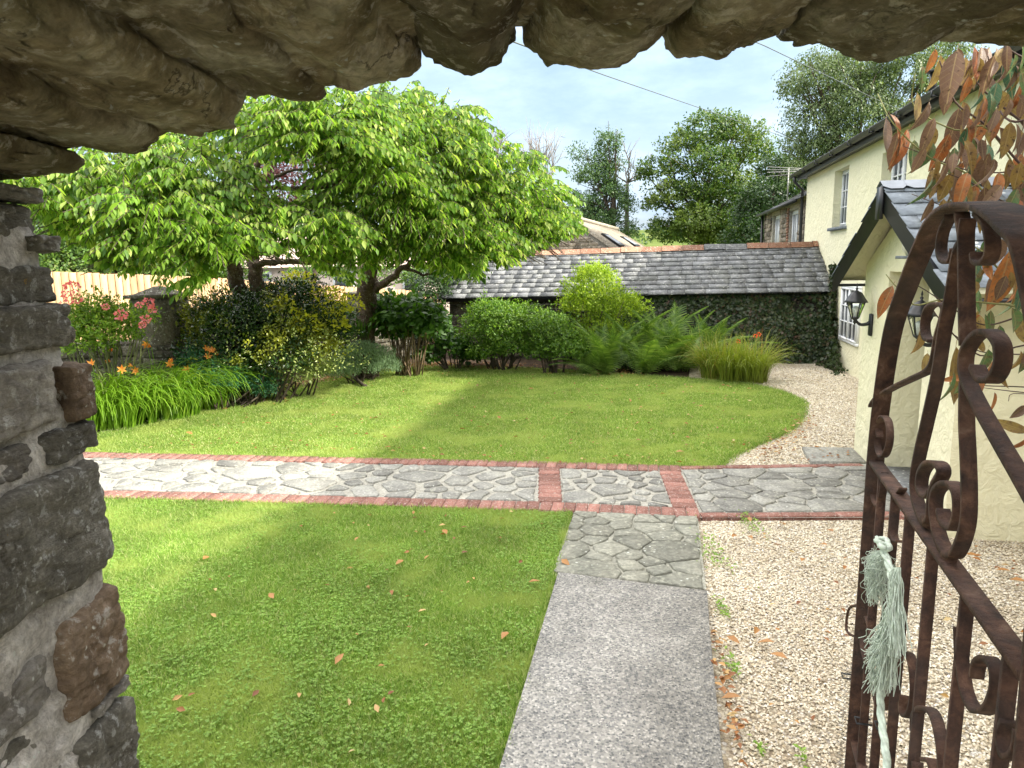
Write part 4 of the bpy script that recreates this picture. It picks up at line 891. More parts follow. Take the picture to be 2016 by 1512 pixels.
# left jamb
XJ = -.86
def onx(u, v, x=XJ): d = ray(u, v); t = (x-CAM.x)/d.x; p = CAM+d*t; return p.y, p.z
def jx(z):        # outer edge of the jamb leans with height
    T = [(1.05, -.815), (1.3, -.822), (1.72, -.828), (2.03, -.86), (2.29, -.885), (2.6, -.9)]
    if z <= T[0][0]: return T[0][1]
    for (a, b), (c, d) in zip(T, T[1:]):
        if z <= c: return b+(d-b)*(z-a)/(c-a)
    return T[-1][1]
prof = [(jx(z)-.018, z) for z in (-.1, .4, .8, 1.05, 1.3, 1.5, 1.72, 1.9, 2.03, 2.15, 2.28)]
prism_rock([(-1.65, -.1)]+prof+[(-1.65, 2.31)], .55, 1.385, 81, M_JMORT, 'mortar', .013, 60, 420, 0)
def jrock(u0, v0, u1, v1, mat, seed, proud=.0, ythick=None, rough=.022, right=None, ue=None, inset=0):
    """stone on the reveal: silhouette right edge u1, spans v0..v1 at the outer arris"""
    z1, z0 = PY(u1, v0, YF).z, PY(u1, v1, YF).z; xr = (PY(right or u1, (v0+v1)/2, YF).x)
    ya = onx(u0, (v0+v1)/2)[0]; ya = max(ya, .62); W = .34; ye = YF+.012 if ue is None else onx(ue, (v0+v1)/2)[0]; xr -= inset
    rock((xr-W/2, (ya+ye)/2, (z0+z1)/2), (W, ye-ya, z1-z0), seed, rough, 56, sharp=13, fine=.006, frac=.009, mb=(q := MB())); return q.build('stone', mat, arch, smooth=True)
jrock(-60, 366, 92, 404, M_JAMB, 1, right=92)
jrock(-200, 402, 80, 522, M_JAMB, 2, right=86)
jrock(84, 462, 122, 500, M_JAMB, 3, right=120)
jrock(-200, 520, 120, 600, M_JAMB, 13, right=118)
jrock(-260, 592, 150, 680, M_JAMB, 4, right=152)
jrock(112, 706, 192, 824, M_JAMBR, 5, right=191, rough=.02)
jrock(70, 818, 190, 884, M_JAMB, 6, right=194)
jrock(-300, 888, 224, 1100, M_JAMB, 7, right=229, rough=.03)
jrock(84, 1140, 250, 1322, M_JAMBR, 8, right=252, rough=.018)
jrock(118, 1350, 284, 1560, M_JAMB, 9, right=288, rough=.04)
jrock(-160, 1215, 56, 1330, M_JAMB, 10, right=244)if False else None
jrock(-300, 1560, 280, 1800, M_JAMB, 11, right=300)
M_JPALE = stonemat('jamb_pale_stone', [(.28, (.17, .155, .14)), (.5, (.30, .28, .25)), (.72, (.46, .435, .40))], 8, .6, (.55, .55, .53), yel=.9, bump=1.6, crev=.5)
jrock(-260, 690, 190, 812, M_JPALE, 31, right=186, ue=106, inset=.006)
jrock(-260, 822, 190, 880, M_JPALE, 32, right=186, ue=62, inset=.006)
jrock(-200, 1112, 214, 1146, M_JPALE, 33, right=214, inset=.004)
jrock(-260, 1170, 214, 1255, M_JPALE, 34, right=240, ue=76, inset=.006)
jrock(-260, 1262, 214, 1340, M_JAMB, 35, right=246, ue=70, inset=.010)
jrock(-260, 1352, 214, 1450, M_JPALE, 36, right=262, ue=104, inset=.006)
jrock(-260, 1456, 214, 1560, M_JAMB, 37, right=272, ue=96, inset=.008)
jrock(150, 1326, 262, 1350, M_JPALE, 38, right=262, inset=.002)
random.seed(3)
# unseen wall flanking the opening; right part raised to keep sun off the jamb
mb = MB(); mb.box(-3.6, -1.5, .58, 1.34, -.1, 3.2); mb.box(1.3, 4.2, .35, 1.0, -.1, 3.7); mb.build('unseen_side_wall', M_JMORT, arch)

# ================= rusty iron gate =================
gp0 = PY(1720, 905, 1.9); gd = Vector((-.2868, -.958, 0)).normalized(); gn = Vector((gd.y, -gd.x, 0))
gate = thing('iron_gate', 'rusty wrought iron garden gate with scrollwork standing open at the right', 'gate', gp0+gd*1.15-UP*gp0.z)
def PG(u, v): d = ray(u, v); t = ((gp0-CAM).dot(gn))/d.dot(gn); return CAM+d*t
def sz(s, z): return Vector((gp0.x, gp0.y, 0))+gd*s+UP*z
def strap(pts, t, w, name='scroll', sm=6, off=0, build=True, mb=None):
    C_ = crom(pts, sm) if sm > 1 else [Vector(p) for p in pts]; V = []; n = len(C_); ws_ = w if hasattr(w, '__len__') else [w, w]
    for i, p in enumerate(C_):
        d = (C_[min(i+1, n-1)]-C_[max(i-1, 0)]).normalized(); q = gn.cross(d).normalized()
        for a, b in ((-1, -1), (1, -1), (1, 1), (-1, 1)): V.append(tuple(p+q*a*t*.42+gn*(b*(lambda f: ws_[int(f)]*(1-f%1)+ws_[min(int(f)+1, len(ws_)-1)]*(f%1))(i/(n-1)*(len(ws_)-1))*.43+off)))
    F = [(i*4+k, i*4+(k+1) % 4, i*4+4+(k+1) % 4, i*4+4+k) for i in range(n-1) for k in range(4)]+[(3, 2, 1, 0), tuple((n-1)*4+k for k in range(4))]
    mb = mb or MB(); mb.add(V, F)
    if build: return mb.build(name, M_RUST, gate)
def px(L_): return [PG(u, v) for u, v in L_]
fr = px([(1717, 1000), (1724, 900), (1737, 780), (1758, 650), (1788, 560), (1820, 482), (1850, 430), (1894, 404), (1955, 408), (2016, 446), (2062, 515)])
s0 = (fr[0]-sz(0, 0)).dot(gd)
strap([sz(s0, .05), sz(s0, .5), sz(s0, 1.0)]+fr+[sz(1.10, 1.95), sz(1.13, 1.7), sz(1.14, 1.2), sz(1.14, .05)], .011, [.050]*9+[.054, .062, .074, .086, .09, .088, .08, .07, .06], 'frame')
zr = gp0.z
strap([sz(s0, zr), sz(.4, zr), sz(.8, zr), sz(1.14, zr)], .012, .040, 'rail', 1)
strap([sz(s0, .12), sz(1.14, .12)], .012, .036, 'rail', 1); strap([sz(s0, .75), sz(1.14, .75)], .012, .03, 'rail', 1)
for u, v in ((1738, 938), (1764, 972), (1793, 1004), (1838, 1070), (1906, 1165), (1992, 1285)):
    s_ = (PG(u, v)-sz(0, 0)).dot(gd); strap([sz(s_, .12), sz(s_, zr)], .013, .024, 'bar', 1)
SCR = [
 ([(1893, 420), (1900, 470), (1888, 500), (1872, 590), (1860, 650), (1846, 740), (1826, 830), (1810, 900), (1803, 950), (1808, 990), (1822, 1024), (1834, 1022), (1838, 985), (1845, 955), (1858, 930), (1850, 914), (1832, 912), (1818, 930), (1815, 960), (1828, 978), (1838, 970)], .011, .028),
 ([(1906, 430), (1902, 460), (1902, 520), (1903, 600), (1905, 680)], .012, .030),
 ([(1923, 722), (1935, 745), (1955, 748), (1972, 722), (1974, 684), (1958, 658), (1936, 654), (1915, 672), (1902, 702), (1905, 745), (1930, 800), (1966, 864), (2000, 922), (2045, 1000)], .011, .028),
 ([(1904, 752), (1903, 830), (1906, 900), (1908, 970), (1906, 1025), (1896, 1065), (1882, 1092), (1868, 1090), (1852, 1060), (1843, 1015), (1844, 975), (1856, 956), (1874, 952), (1888, 970), (1890, 1010), (1880, 1040), (1864, 1030), (1856, 1004)], .011, .028),
 ([(1872, 425), (1858, 455), (1853, 490), (1860, 512), (1876, 514), (1882, 490)], .009, .024),
 ([(1928, 420), (1946, 440), (1954, 475), (1952, 502), (1940, 518), (1926, 514), (1923, 498)], .009, .026),
 ([(1716, 800), (1722, 790), (1734, 778), (1762, 762), (1800, 744), (1828, 730), (1840, 710), (1848, 665), (1858, 630), (1862, 605), (1848, 598), (1830, 606), (1822, 632), (1824, 662), (1836, 672)], .008, .022),
 ([(1732, 862), (1730, 838), (1738, 820), (1750, 832), (1752, 866), (1745, 892), (1735, 898), (1728, 880), (1728, 850)], .007, .020),
 ([(1722, 918), (1716, 950), (1722, 985), (1731, 995), (1738, 970), (1742, 930)], .007, .020),
 ([(1778, 962), (1764, 985), (1758, 1030), (1762, 1062), (1772, 1066)], .007, .020),
 ([(1890, 1235), (1893, 1290), (1903, 1360), (1922, 1398), (1946, 1396), (1962, 1360), (1962, 1318), (1946, 1296), (1928, 1306), (1922, 1334)], .009, .024),
 ([(1802, 1440), (1804, 1410), (1818, 1394), (1838, 1404), (1850, 1440), (1858, 1500), (1862, 1600)], .009, .024),
 ([(1806, 1500), (1812, 1560), (1830, 1580), (1842, 1540), (1836, 1500), (1822, 1496)], .009, .024),
 ([(1778, 1284), (1792, 1292), (1800, 1330), (1800, 1375), (1790, 1410), (1778, 1400), (1780, 1370)], .008, .022),
 ([(1698, 1195), (1697, 1240), (1703, 1290), (1712, 1305), (1720, 1280), (1716, 1240), (1708, 1215)], .008, .022),
 ([(1985, 1420), (1975, 1450), (1985, 1490), (2005, 1480), (2012, 1440)], .009, .024),
 ([(1720, 1340), (1728, 1385), (1740, 1395), (1746, 1370), (1742, 1330)], .007, .02)]
for P_, t, w in SCR: strap(px(P_), t, w)
for i, (u, v) in enumerate(((1719, 884), (1868, 1098), (1826, 1026))):
    p = PG(u, v); rock(tuple(p), (.026, .034, .03), i+20, .03, 5, mb=(q := MB()), sharp=2.4); q.build('collar', M_RUST, gate)
mb = MB(); q0 = [PG(u, v) for u, v in ((1688, 1192), (1676, 1194), (1669, 1206), (1666, 1232), (1670, 1246), (1684, 1254))]; mb.tube(crom(q0, 3), .0042, 6); mb.build('latch_handle', M_RUST, gate)
# chicken wire tied to the lower half of the stile
mb = MB(); cell = .0135; ws = s0-.009
for i in range(7):
    for j in range(46):
        x = -.045+i*cell; z = .40+j*cell*.95+(.5*cell*.95 if i % 2 else 0)+random.uniform(-.001, .001); q_ = lambda dx, dz: sz(ws+.25*abs(x+dx)**1.3-.002, z+dz)+gn*(x+dx)
        if z > .99: continue
        mb.tube([q_(0, 0), q_(cell*.35, .0)], .0008, 3, False); mb.tube([q_(cell*.35, 0), q_(cell, cell*.475)], .0008, 3, False); mb.tube([q_(0, 0), q_(-cell*.65+cell*.35, cell*.475)], .0008, 3, False)
tag(mb.build('wire_netting', M_WIRE, gate), kind='stuff')
for u, v in ((1672, 1332), (1700, 1420), (1742, 1430)): p = PG(u, v); mb = MB(); mb.tube([p-gd*.012-gn*.02, p-gd*.014+gn*.02, p+gd*.014+gn*.02, p+gd*.012-gn*.02], .003, 5); mb.build('cable_tie', M_BLACK, gate)
# frayed rope
rope = thing('frayed_rope', 'tuft of frayed pale green rope knotted round the bars of the gate', 'rope', PG(1760, 1100))
off = gn*.03
def rp(u, v): return PG(u, v)+off
mb = MB(); axis = crom([rp(1756, 1062), rp(1780, 1120), rp(1788, 1180), rp(1776, 1250), rp(1768, 1320), rp(1762, 1400), rp(1775, 1500), rp(1782, 1600)], 8)
for k in range(3):
    P_ = []
    for i, p in enumerate(axis):
        a = i*.75+k*2.09; t = (axis[min(i+1, len(axis)-1)]-axis[max(i-1, 0)]).normalized(); x = t.cross(gn).normalized(); P_.append(p+(x*math.cos(a)+gn*math.sin(a))*.0045)
    mb.tube(P_, .0048, 6)
mb.build('rope_core', M_ROPE, rope, smooth=True)
mb = MB()
for c, rr in (((1764, 1068), .016), ((1770, 1078), .014)):
    p = rp(*c); P_ = [p+(gd*math.cos(t)+gn*math.sin(t)*.8+UP*.15*math.sin(2*t))*rr for t in [i*math.pi/6 for i in range(13)]]; mb.tube(P_, .0062, 6)
mb.build('knot', M_ROPE, rope, smooth=True)
mb = MB()
def strand(p, q, r, wob):
    m = [p.lerp(q, t)+Vector([random.gauss(0, wob*math.sin(math.pi*min(1, t*1.1))) for _ in range(3)]) for t in (0, .25, .5, .75, 1)]
    mb.tube(crom(m, 3), r, 3, False)
for i in range(230):
    u, v = random.uniform(1752, 1770), random.uniform(1085, 1110); strand(rp(u, v), rp(1742+random.gauss(8, 6), random.uniform(1110, 1200))+gn*random.gauss(0, .012), .0008, .016)
for i in range(430):
    t = random.random(); u, v = 1796-20*t, 1165+130*t; e = rp(1752+random.gauss(0, 9)+(1-t)*12, random.uniform(1255, 1375))+gn*random.gauss(0, .012); strand(rp(u+random.gauss(0, 4), v), e, .0011, .007)
for i in range(110): strand(rp(1795+random.gauss(0, 4), 1120), rp(1796+random.gauss(0, 7), random.uniform(1200, 1300))+gn*random.gauss(0, .008), .0012, .005)
tag(mb.build('fibres', M_ROPE, rope), kind='stuff')

# ================= leafy branch at the right =================
branch = thing('autumn_branch', 'overhanging shrub branch with rust, olive and green leaves behind the gate', 'shrub', (2.55, 2.75, 0))
LEAFC = {'r': [(0, (.28, .085, .025)), (1, (.42, .16, .045))], 'b': [(0, (.12, .07, .045)), (1, (.22, .135, .09))], 'o': [(0, (.24, .15, .04)), (1, (.32, .23, .07))], 'g': [(0, (.07, .14, .05)), (1, (.11, .19, .06))], 'd': [(0, (.05, .11, .06)), (1, (.06, .14, .07))]}
LMB = {}
for k, st_ in LEAFC.items():
    m = NM('branch_leaf_'+{'r': 'rust', 'b': 'brown', 'o': 'olive', 'g': 'green', 'd': 'dark'}[k]); c = m.ramp(m.rnd(), st_); c = m.mix(m.ramp(m.noise(45, 4), [(.45, 0), (.62, .6)]), c, (.17, .10, .055) if k != 'd' else (.10, .17, .10))
    tc_ = m.n('ShaderNodeTexCoord'); sx_ = m.n('ShaderNodeSeparateXYZ'); m.l(tc_.outputs['Object'], sx_.inputs[0]); ax_ = m.math('ABSOLUTE', sx_.outputs[0]); sv_ = m.math('FRACT', m.math('MULTIPLY', m.math('SUBTRACT', sx_.outputs[1], m.math('MULTIPLY', ax_, .9)), 8.))
    vn_ = m.math('MAXIMUM', m.ramp(ax_, [(.006, 1), (.014, 0)]), m.ramp(sv_, [(.0, .7), (.12, 0)])); c = m.mix(m.math('MULTIPLY', vn_, .55), c, (.40, .30, .14)); c = m.mix(m.ramp(m.noise(90, 3), [(.62, 0), (.68, .8)]), c, (.06, .035, .02))
    m.pr(c, .5, nor=m.bump(m.noise(160, 4), .4, .003), spec=.35); t = m.n('ShaderNodeBsdfTranslucent'); m.l(c, t.inputs[0]); x = m.n('ShaderNodeMixShader'); x.inputs[0].default_value = .3; m.l(m.p.outputs[0], x.inputs[1]); m.l(t.outputs[0], x.inputs[2]); m.l(x.outputs[0], m.out.inputs[0]); LMB[k] = m.m
def big_leaf(n=8, w=.40, curl=.3, bend=.25):
    V = []; F = []
    for i in range(n+1):
        t = i/n; ww = w*.5*(math.sin(math.pi*t**.85))**.8*(1 if t < .7 else 1-(t-.7)*.9) if 0 < t < 1 else 0
        zc = -bend*(t-.1)**2; 
        for s_ in (-1, -.5, 0, .5, 1): V.append((ww*s_, t, zc+curl*ww*abs(s_)+(.018*math.sin(t*26) if abs(s_) == .5 else 0)))
    for i in range(n):
        for j in range(4): F.append((i*5+j, i*5+j+1, i*5+6+j, i*5+5+j))
    V += [(-.008, -.12, .0), (.008, -.12, .0)]; b = len(V)
    F.append((b-2, b-1, 2+5, 2)); return V, F
BL = [MB().add(*big_leaf(8, w, c, b)).mesh('leaf', None, True) for w, c, b in ((.34, .45, .35), (.30, .8, .6), (.40, .3, .15), (.28, 1.2, -.3))]
for me in BL: me.materials.append(LMB['r'])
LV = [(1842, 96, 1828, 142, 'r'), (1852, 108, 1840, 178, 'o'), (1885, 98, 1864, 195, 'b'), (1918, 92, 1900, 168, 'r'), (1945, 96, 1926, 160, 'r'), (1958, 108, 1928, 188, 'b'), (1908, 150, 1895, 202, 'r'), (1744, 232, 1726, 304, 'b'),
 (1752, 224, 1778, 262, 'r'), (1770, 258, 1750, 326, 'b'), (1788, 254, 1762, 322, 'r'), (1806, 182, 1788, 242, 'o'), (1830, 200, 1812, 248, 'b'), (1840, 232, 1814, 294, 'b'), (1868, 160, 1858, 226, 'b'), (1800, 275, 1792, 336, 'g'),
 (1822, 290, 1798, 338, 'b'), (1870, 262, 1838, 332, 'r'), (1888, 212, 1868, 292, 'b'), (1905, 250, 1892, 296, 'd'), (1948, 210, 1898, 298, 'r'), (1985, 108, 1992, 192, 'd'), (1952, 128, 1936, 178, 'g'), (1948, 172, 2008, 226, 'o'),
 (2014, 158, 1996, 218, 'r'), (1968, 250, 1984, 308, 'b'), (1940, 270, 1925, 330, 'r'), (1835, 328, 1812, 384, 'b'), (1876, 338, 1848, 394, 'o'), (1905, 340, 1884, 400, 'r'), (1928, 300, 1920, 362, 'd'), (1968, 340, 1948, 404, 'r'),
 (1945, 352, 1936, 396, 'o'), (2004, 300, 2010, 362, 'r'), (1836, 390, 1816, 438, 'b'), (1862, 404, 1840, 440, 'r'), (1758, 562, 1730, 616, 'r'), (1988, 494, 1962, 604, 'r'), (1996, 520, 2002, 606, 'o'), (1925, 566, 1898, 606, 'g'),
 (1992, 606, 2010, 655, 'g'), (1812, 648, 1808, 702, 'o'), (1826, 695, 1820, 742, 'o'), (1882, 682, 1866, 775, 'o'), (1878, 732, 1866, 790, 'g'), (1898, 742, 1862, 748, 'r'), (1958, 772, 1950, 818, 'r'), (2020, 800, 1982, 822, 'b'),
 (2026, 850, 1966, 832, 'o'), (2020, 862, 1996, 888, 'r'), (1972, 470, 1962, 520, 'b'), (2008, 440, 1990, 500, 'b'), (1955, 540, 1950, 590, 'b'), (1930, 620, 1925, 680, 'o'), (1990, 240, 1978, 300, 'o'), (1860, 120, 1856, 170, 'b'),
 (2012, 90, 2018, 150, 'g'), (1900, 440, 1893, 495, 'o'), (1880, 290, 1872, 345, 'g'), (1990, 395, 1978, 452, 'g'), (1940, 470, 1948, 530, 'g'), (2010, 690, 1996, 740, 'o'), (1968, 640, 1960, 700, 'g'), (1852, 590, 1838, 606, 'o'), (1842, 250, 1828, 300, 'o'), (1815, 130, 1818, 170, 'g')]
random.seed(33)
for i in range(120):
    u, v = random.uniform(1835, 2030), random.uniform(85, 400)
    if u < 1880 and v < 250: u += 90
    l_ = random.uniform(34, 60); LV.append((u, v, u+random.gauss(-6, 12), v+l_, random.choice('rbbbogoodgbb')))
for i in range(48):
    u, v = random.uniform(1900, 2030), random.uniform(420, 760); l_ = random.uniform(30, 55); LV.append((u, v, u+random.gauss(-6, 12), v+l_, random.choice('roobggd')))
random.seed(21); BT = {}
for i, (u0, v0, u1, v1, k) in enumerate(LV):
    Y = random.uniform(2.15, 2.75) if u0 > 1860 else random.uniform(2.3, 2.6); p = PY(u0, v0, Y); q = PY(u1, v1, Y+random.uniform(-.05, .05)); d = q-p; L_ = d.length*random.uniform(.98, 1.2); d.normalize()
    n_ = Vector((random.uniform(-.9, .9), -1, random.uniform(-.2, .5))); x = d.cross(n_).normalized(); z = x.cross(d); me = BL[i % 4]
    ob = link('leaf', me, branch, Matrix(((x.x*L_, d.x*L_, z.x*L_, p.x), (x.y*L_, d.y*L_, z.y*L_, p.y), (x.z*L_, d.z*L_, z.z*L_, p.z), (0, 0, 0, 1))))
    ob.material_slots[0].link = 'OBJECT'; ob.material_slots[0].material = LMB[k]; BT[i] = p
M_TWIG = simple('green_twig', (.22, .22, .08), .7, var=.3); M_TWIGD = simple('dark_twig', (.09, .055, .045), .8, var=.3)
TW = [([(2090, 480), (2016, 420), (1960, 400), (1900, 340), (1830, 310), (1760, 245), (1728, 185)], .0042, 0), ([(2090, 380), (2016, 330), (1945, 250), (1880, 200), (1850, 120)], .005, 1), ([(2090, 300), (1980, 215), (1925, 165), (1905, 120)], .0045, 1),
 ([(2050, 420), (1950, 258), (1880, 256), (1800, 210), (1802, 145)], .0035, 0), ([(2090, 400), (1930, 410), (1860, 405), (1795, 382)], .0028, 1), ([(2090, 330), (1940, 340), (1860, 320), (1780, 288)], .0028, 1),
 ([(2090, 420), (2000, 408), (1912, 360), (1860, 340)], .003, 1), ([(2016, 620), (1940, 640), (1880, 610), (1820, 570), (1782, 552)], .003, 1), ([(1980, 600), (1860, 590), (1800, 600), (1765, 565), (1744, 540)], .0035, 0),
 ([(2090, 690), (2016, 680), (1930, 700), (1860, 640), (1830, 600)], .004, 1), ([(2090, 700), (2016, 698), (1930, 692), (1880, 660)], .003, 1), ([(2090, 770), (2016, 762), (1920, 758), (1860, 745)], .003, 1), ([(2090, 780), (1990, 770), (1925, 762)], .0025, 1),
 ([(2090, 560), (2000, 560), (1940, 500), (1905, 480)], .0045, 0), ([(2090, 200), (2000, 240), (1960, 200), (1945, 110)], .005, 1), ([(2050, 130), (1990, 100), (1950, 60)], .004, 1), ([(2090, 850), (2016, 720), (1960, 745)], .003, 1), ([(2060, 780), (1995, 775), (1985, 790)], .002, 1), ([(1866, 408), (1828, 560), (1800, 520)], .0018, 1)]
for pts, r, dk in TW[:-1]:
    Y = random.uniform(2.35, 2.6); C_ = crom([PY(u, v, Y+random.uniform(-.06, .06)) for u, v in pts], 5); n = len(C_); mb = MB(); mb.tube(C_, [r*(1-.6*i/n) for i in range(n)], 6)
    e = C_[0]; hub = Vector((2.5, 2.8, e.z-.25)); mb.tube(crom([hub, hub.lerp(e, .6)+Vector((0, 0, .04)), e], 4), [r*1.6]*8+[r], 6); mb.build('twig', M_TWIGD if dk else M_TWIG, branch)
mb = MB(); mb.tube(crom([(2.58, 2.78, -.02), (2.5, 2.8, .8), (2.56, 2.76, 1.5), (2.48, 2.82, 2.2), (2.5, 2.8, 3.0)], 5), [.035-.0011*i for i in range(21)], 8); mb.build('stem', M_BARK2, branch)
# ================= vegetation =================
random.seed(4)
TL, TQ = T_leaf(), T_quad()
def V3(*a): return np.array(a, float)
def limb(mb, pts, r0, r1, sides=8, sm=5, wob=.02):
    C_ = crom(pts, sm); n = len(C_); C_ = [p+Vector((random.gauss(0, wob), random.gauss(0, wob), random.gauss(0, wob*.6))) if 0 < i < n-1 else p for i, p in enumerate(C_)]
    mb.tube(C_, [r0+(r1-r0)*(i/(n-1))**.8 for i in range(n)], sides); return C_
def sprays(clumps, dens, parent_pts=None, leafL=.115, twigL=(.35, .6), droop=.55, per=15, seed=0):
    """drooping leafy twigs over the surfaces of ellipsoids; returns leaf frames and twig polylines"""
    O, D, N, S, TWG = [], [], [], [], []
    for (c, rx, ry, rz, k) in clumps:
        n = int(dens*k); dirs = rnd_unit(n); dirs[:, 2] = np.where(dirs[:, 2] < -.35, -dirs[:, 2]*.6, dirs[:, 2]); dirs = unit(dirs); rr = rng.uniform(.45, 1.0, n)**.6
        base = np.array(c)+dirs*rr[:, None]*np.array([rx, ry, rz]); base[:, 2] += rng.normal(0, .13, n)
        for i in range(n):
            h = dirs[i].copy(); h[2] = h[2]*.4+.05; h /= np.linalg.norm(h)+1e-9; L_ = rng.uniform(*twigL)*rng.choice((.7, 1, 1.35)); m = per; t = (np.arange(m)+.5)/m
            P = base[i]+h*(t-.35)[:, None]*L_; P[:, 2] -= droop*L_*np.maximum(t-.15, 0)**1.8
            tan = np.gradient(P, axis=0); tan = unit(tan); side = unit(np.cross(tan, V3(0, 0, 1))); sg = np.where(np.arange(m) % 2 == 0, 1, -1)[:, None]
            d = side*sg*rng.uniform(.35, .8, (m, 1))+tan*.45+V3(0, 0, -1)*rng.uniform(.45, 1.15, (m, 1)); d = unit(d); up = V3(0, 0, 1)*.8+side*sg*.7+rng.normal(0, .25, (m, 3))
            O.append(P); D.append(d); N.append(up); S.append(leafL*rng.uniform(.5, 1.2, m)*np.where(t > .85, .75, 1)); TWG.append(P[[0, m//2, m-1]])
    return np.concatenate(O), np.concatenate(D), np.concatenate(N), np.concatenate(S), TWG
LOWC = [(0, 400), (60, 430), (150, 500), (240, 562), (330, 600), (385, 585), (440, 530), (520, 505), (600, 520), (660, 555), (700, 575), (740, 545), (800, 520), (860, 556), (900, 575), (960, 560), (1010, 530), (1060, 500), (1140, 470), (1300, 470)]
def trimmed(O, D, N, S):               # the crowns end at a clear browse line above the trunks
    q = (O-np.array(CAM))@np.array(RM); u = 1008+FPX*q[:, 0]/-q[:, 2]; v = 756-FPX*q[:, 1]/-q[:, 2]
    k = v < np.interp(u, [a for a, _ in LOWC], [b for _, b in LOWC])-14; return O[k], D[k], N[k], S[k]
def nearest(O, n=300): return np.argsort(np.linalg.norm(O-np.array(CAM), axis=1))[:n]
def split_parts(parent, O, D, N, S, T, key, mat, name='leaf', rest='foliage', n=300):
    idx = nearest(O[:, :], n) if n else np.array([], int); mask = np.zeros(len(O), bool); mask[idx] = True
    if n: leaf_parts(parent, T, key, O[idx], D[idx], N[idx], S[idx], mat, name)
    mb = MB(); cloud(mb, T, O[~mask], D[~mask], N[~mask], S[~mask]); tag(mb.build(rest, mat, parent), kind='stuff')
def clumps_px(L_):
    return [(tuple(PY(u, v, Y)), rx, ry, rz, k) for u, v, Y, rx, ry, rz, k in L_]
# ---- cherry trees ----
t1 = thing('cherry_tree', 'left cherry tree with forked trunk and bright drooping leaves above the roses', 'tree', (PY(480, 640, 11.5).x, 11.5, 0), 'cherry trees in the flower border')
B1 = Vector((PY(485, 640, 11.5).x, 11.5, 0))
mb = MB(); fk = B1+Vector((-.02, 0, .95)); limb(mb, [B1+Vector((.05, 0, -.1)), B1+Vector((0, 0, .5)), fk], .24, .20, 10); mb.build('trunk', M_BARK, t1)
for pts, r in (([fk, PY(470, 560, 11.4), PY(450, 505, 11.2), PY(440, 420, 10.9), PY(455, 330, 10.9)], .155), ([fk+Vector((.1, 0, 0)), PY(505, 560, 11.4), PY(498, 500, 11.6), PY(520, 430, 11.8), PY(500, 330, 11.8)], .14),
     ([PY(500, 520, 11.4), PY(560, 514, 11.2), PY(640, 515, 11), PY(720, 480, 10.8)], .06), ([PY(450, 400, 10.9), PY(520, 372, 10.6), PY(640, 368, 10.3), PY(700, 340, 10)], .05), ([PY(450, 470, 11), PY(360, 440, 10.3), PY(240, 430, 9.6)], .05), ([PY(455, 340, 10.9), PY(400, 300, 10.4), PY(350, 270, 10)], .05),
     ([PY(440, 420, 10.9), PY(330, 380, 10), PY(160, 390, 9.4)], .04), ([PY(500, 340, 11.8), PY(560, 260, 11.2), PY(640, 230, 10.8)], .05), ([PY(470, 385, 11), PY(560, 340, 11), PY(680, 330, 10.6)], .035)):
    mb = MB(); limb(mb, pts, r, r*.45, 8); mb.build('branch', M_BARK, t1)
C1 = clumps_px([(130, 400, 9.0, .75, .8, .32, 1.0), (75, 375, 8.6, .5, .6, .25, .5), (250, 350, 9.2, .8, .8, .30, 1.1), (215, 450, 9.4, .6, .7, .22, .7), (320, 425, 8.8, .85, .8, .28, 1.3), (400, 350, 9.4, .7, .8, .25, .9), (300, 500, 9.4, .65, .6, .26, .8),
    (420, 480, 9.0, .75, .7, .26, 1.1), (480, 420, 9.6, .5, .7, .2, .6), (560, 440, 9.8, .9, .8, .22, 1.1), (560, 500, 10.2, .8, .7, .15, .6), (540, 235, 9.6, .75, .8, .30, 1.1), (620, 270, 9.4, .8, .8, .25, 1.1), (420, 275, 10.2, .7, .8, .22, .7), (660, 215, 9.8, .7, .8, .25, .9), (350, 300, 10, .6, .7, .2, .5), (640, 450, 9.6, .5, .6, .2, .6)])
C1 += clumps_px([(430, 550, 9.4, .45, .4, .12, .5), (190, 330, 9.6, .6, .6, .2, .6), (330, 400, 9.8, .8, .8, .3, 1.0), (200, 400, 10, 1.2, .8, .4, 1.4), (700, 300, 10.6, .7, .7, .5, 1.0)])
C1 = [c for c in C1]
O, D, N, S, TG = sprays(C1, 108, leafL=.132, per=15)
O, D, N, S = trimmed(O, D, N, S); split_parts(t1, O, D, N, S, TL, 'cherry', LM['cherry'])
mb = MB()
for P in [p for p in TG if p[-1][2] > 2.05]: mb.tube([Vector(p) for p in P], .006, 3, False)
tag(mb.build('twigs', M_BARK2, t1), kind='stuff')
t2 = thing('cherry_tree', 'right cherry tree with thick trunk and crown reaching over the slate shed', 'tree', (PY(718, 655, 13.5).x, 13.5, 0), 'cherry trees in the flower border')
B2 = Vector((PY(720, 655, 13.5).x, 13.5, 0)); top2 = PY(724, 545, 13.4)
mb = MB(); limb(mb, [B2+Vector((0, 0, -.1)), B2+Vector((-.02, 0, .7)), PY(722, 600, 13.5), top2], .24, .165, 10); mb.build('trunk', M_BARK, t2)
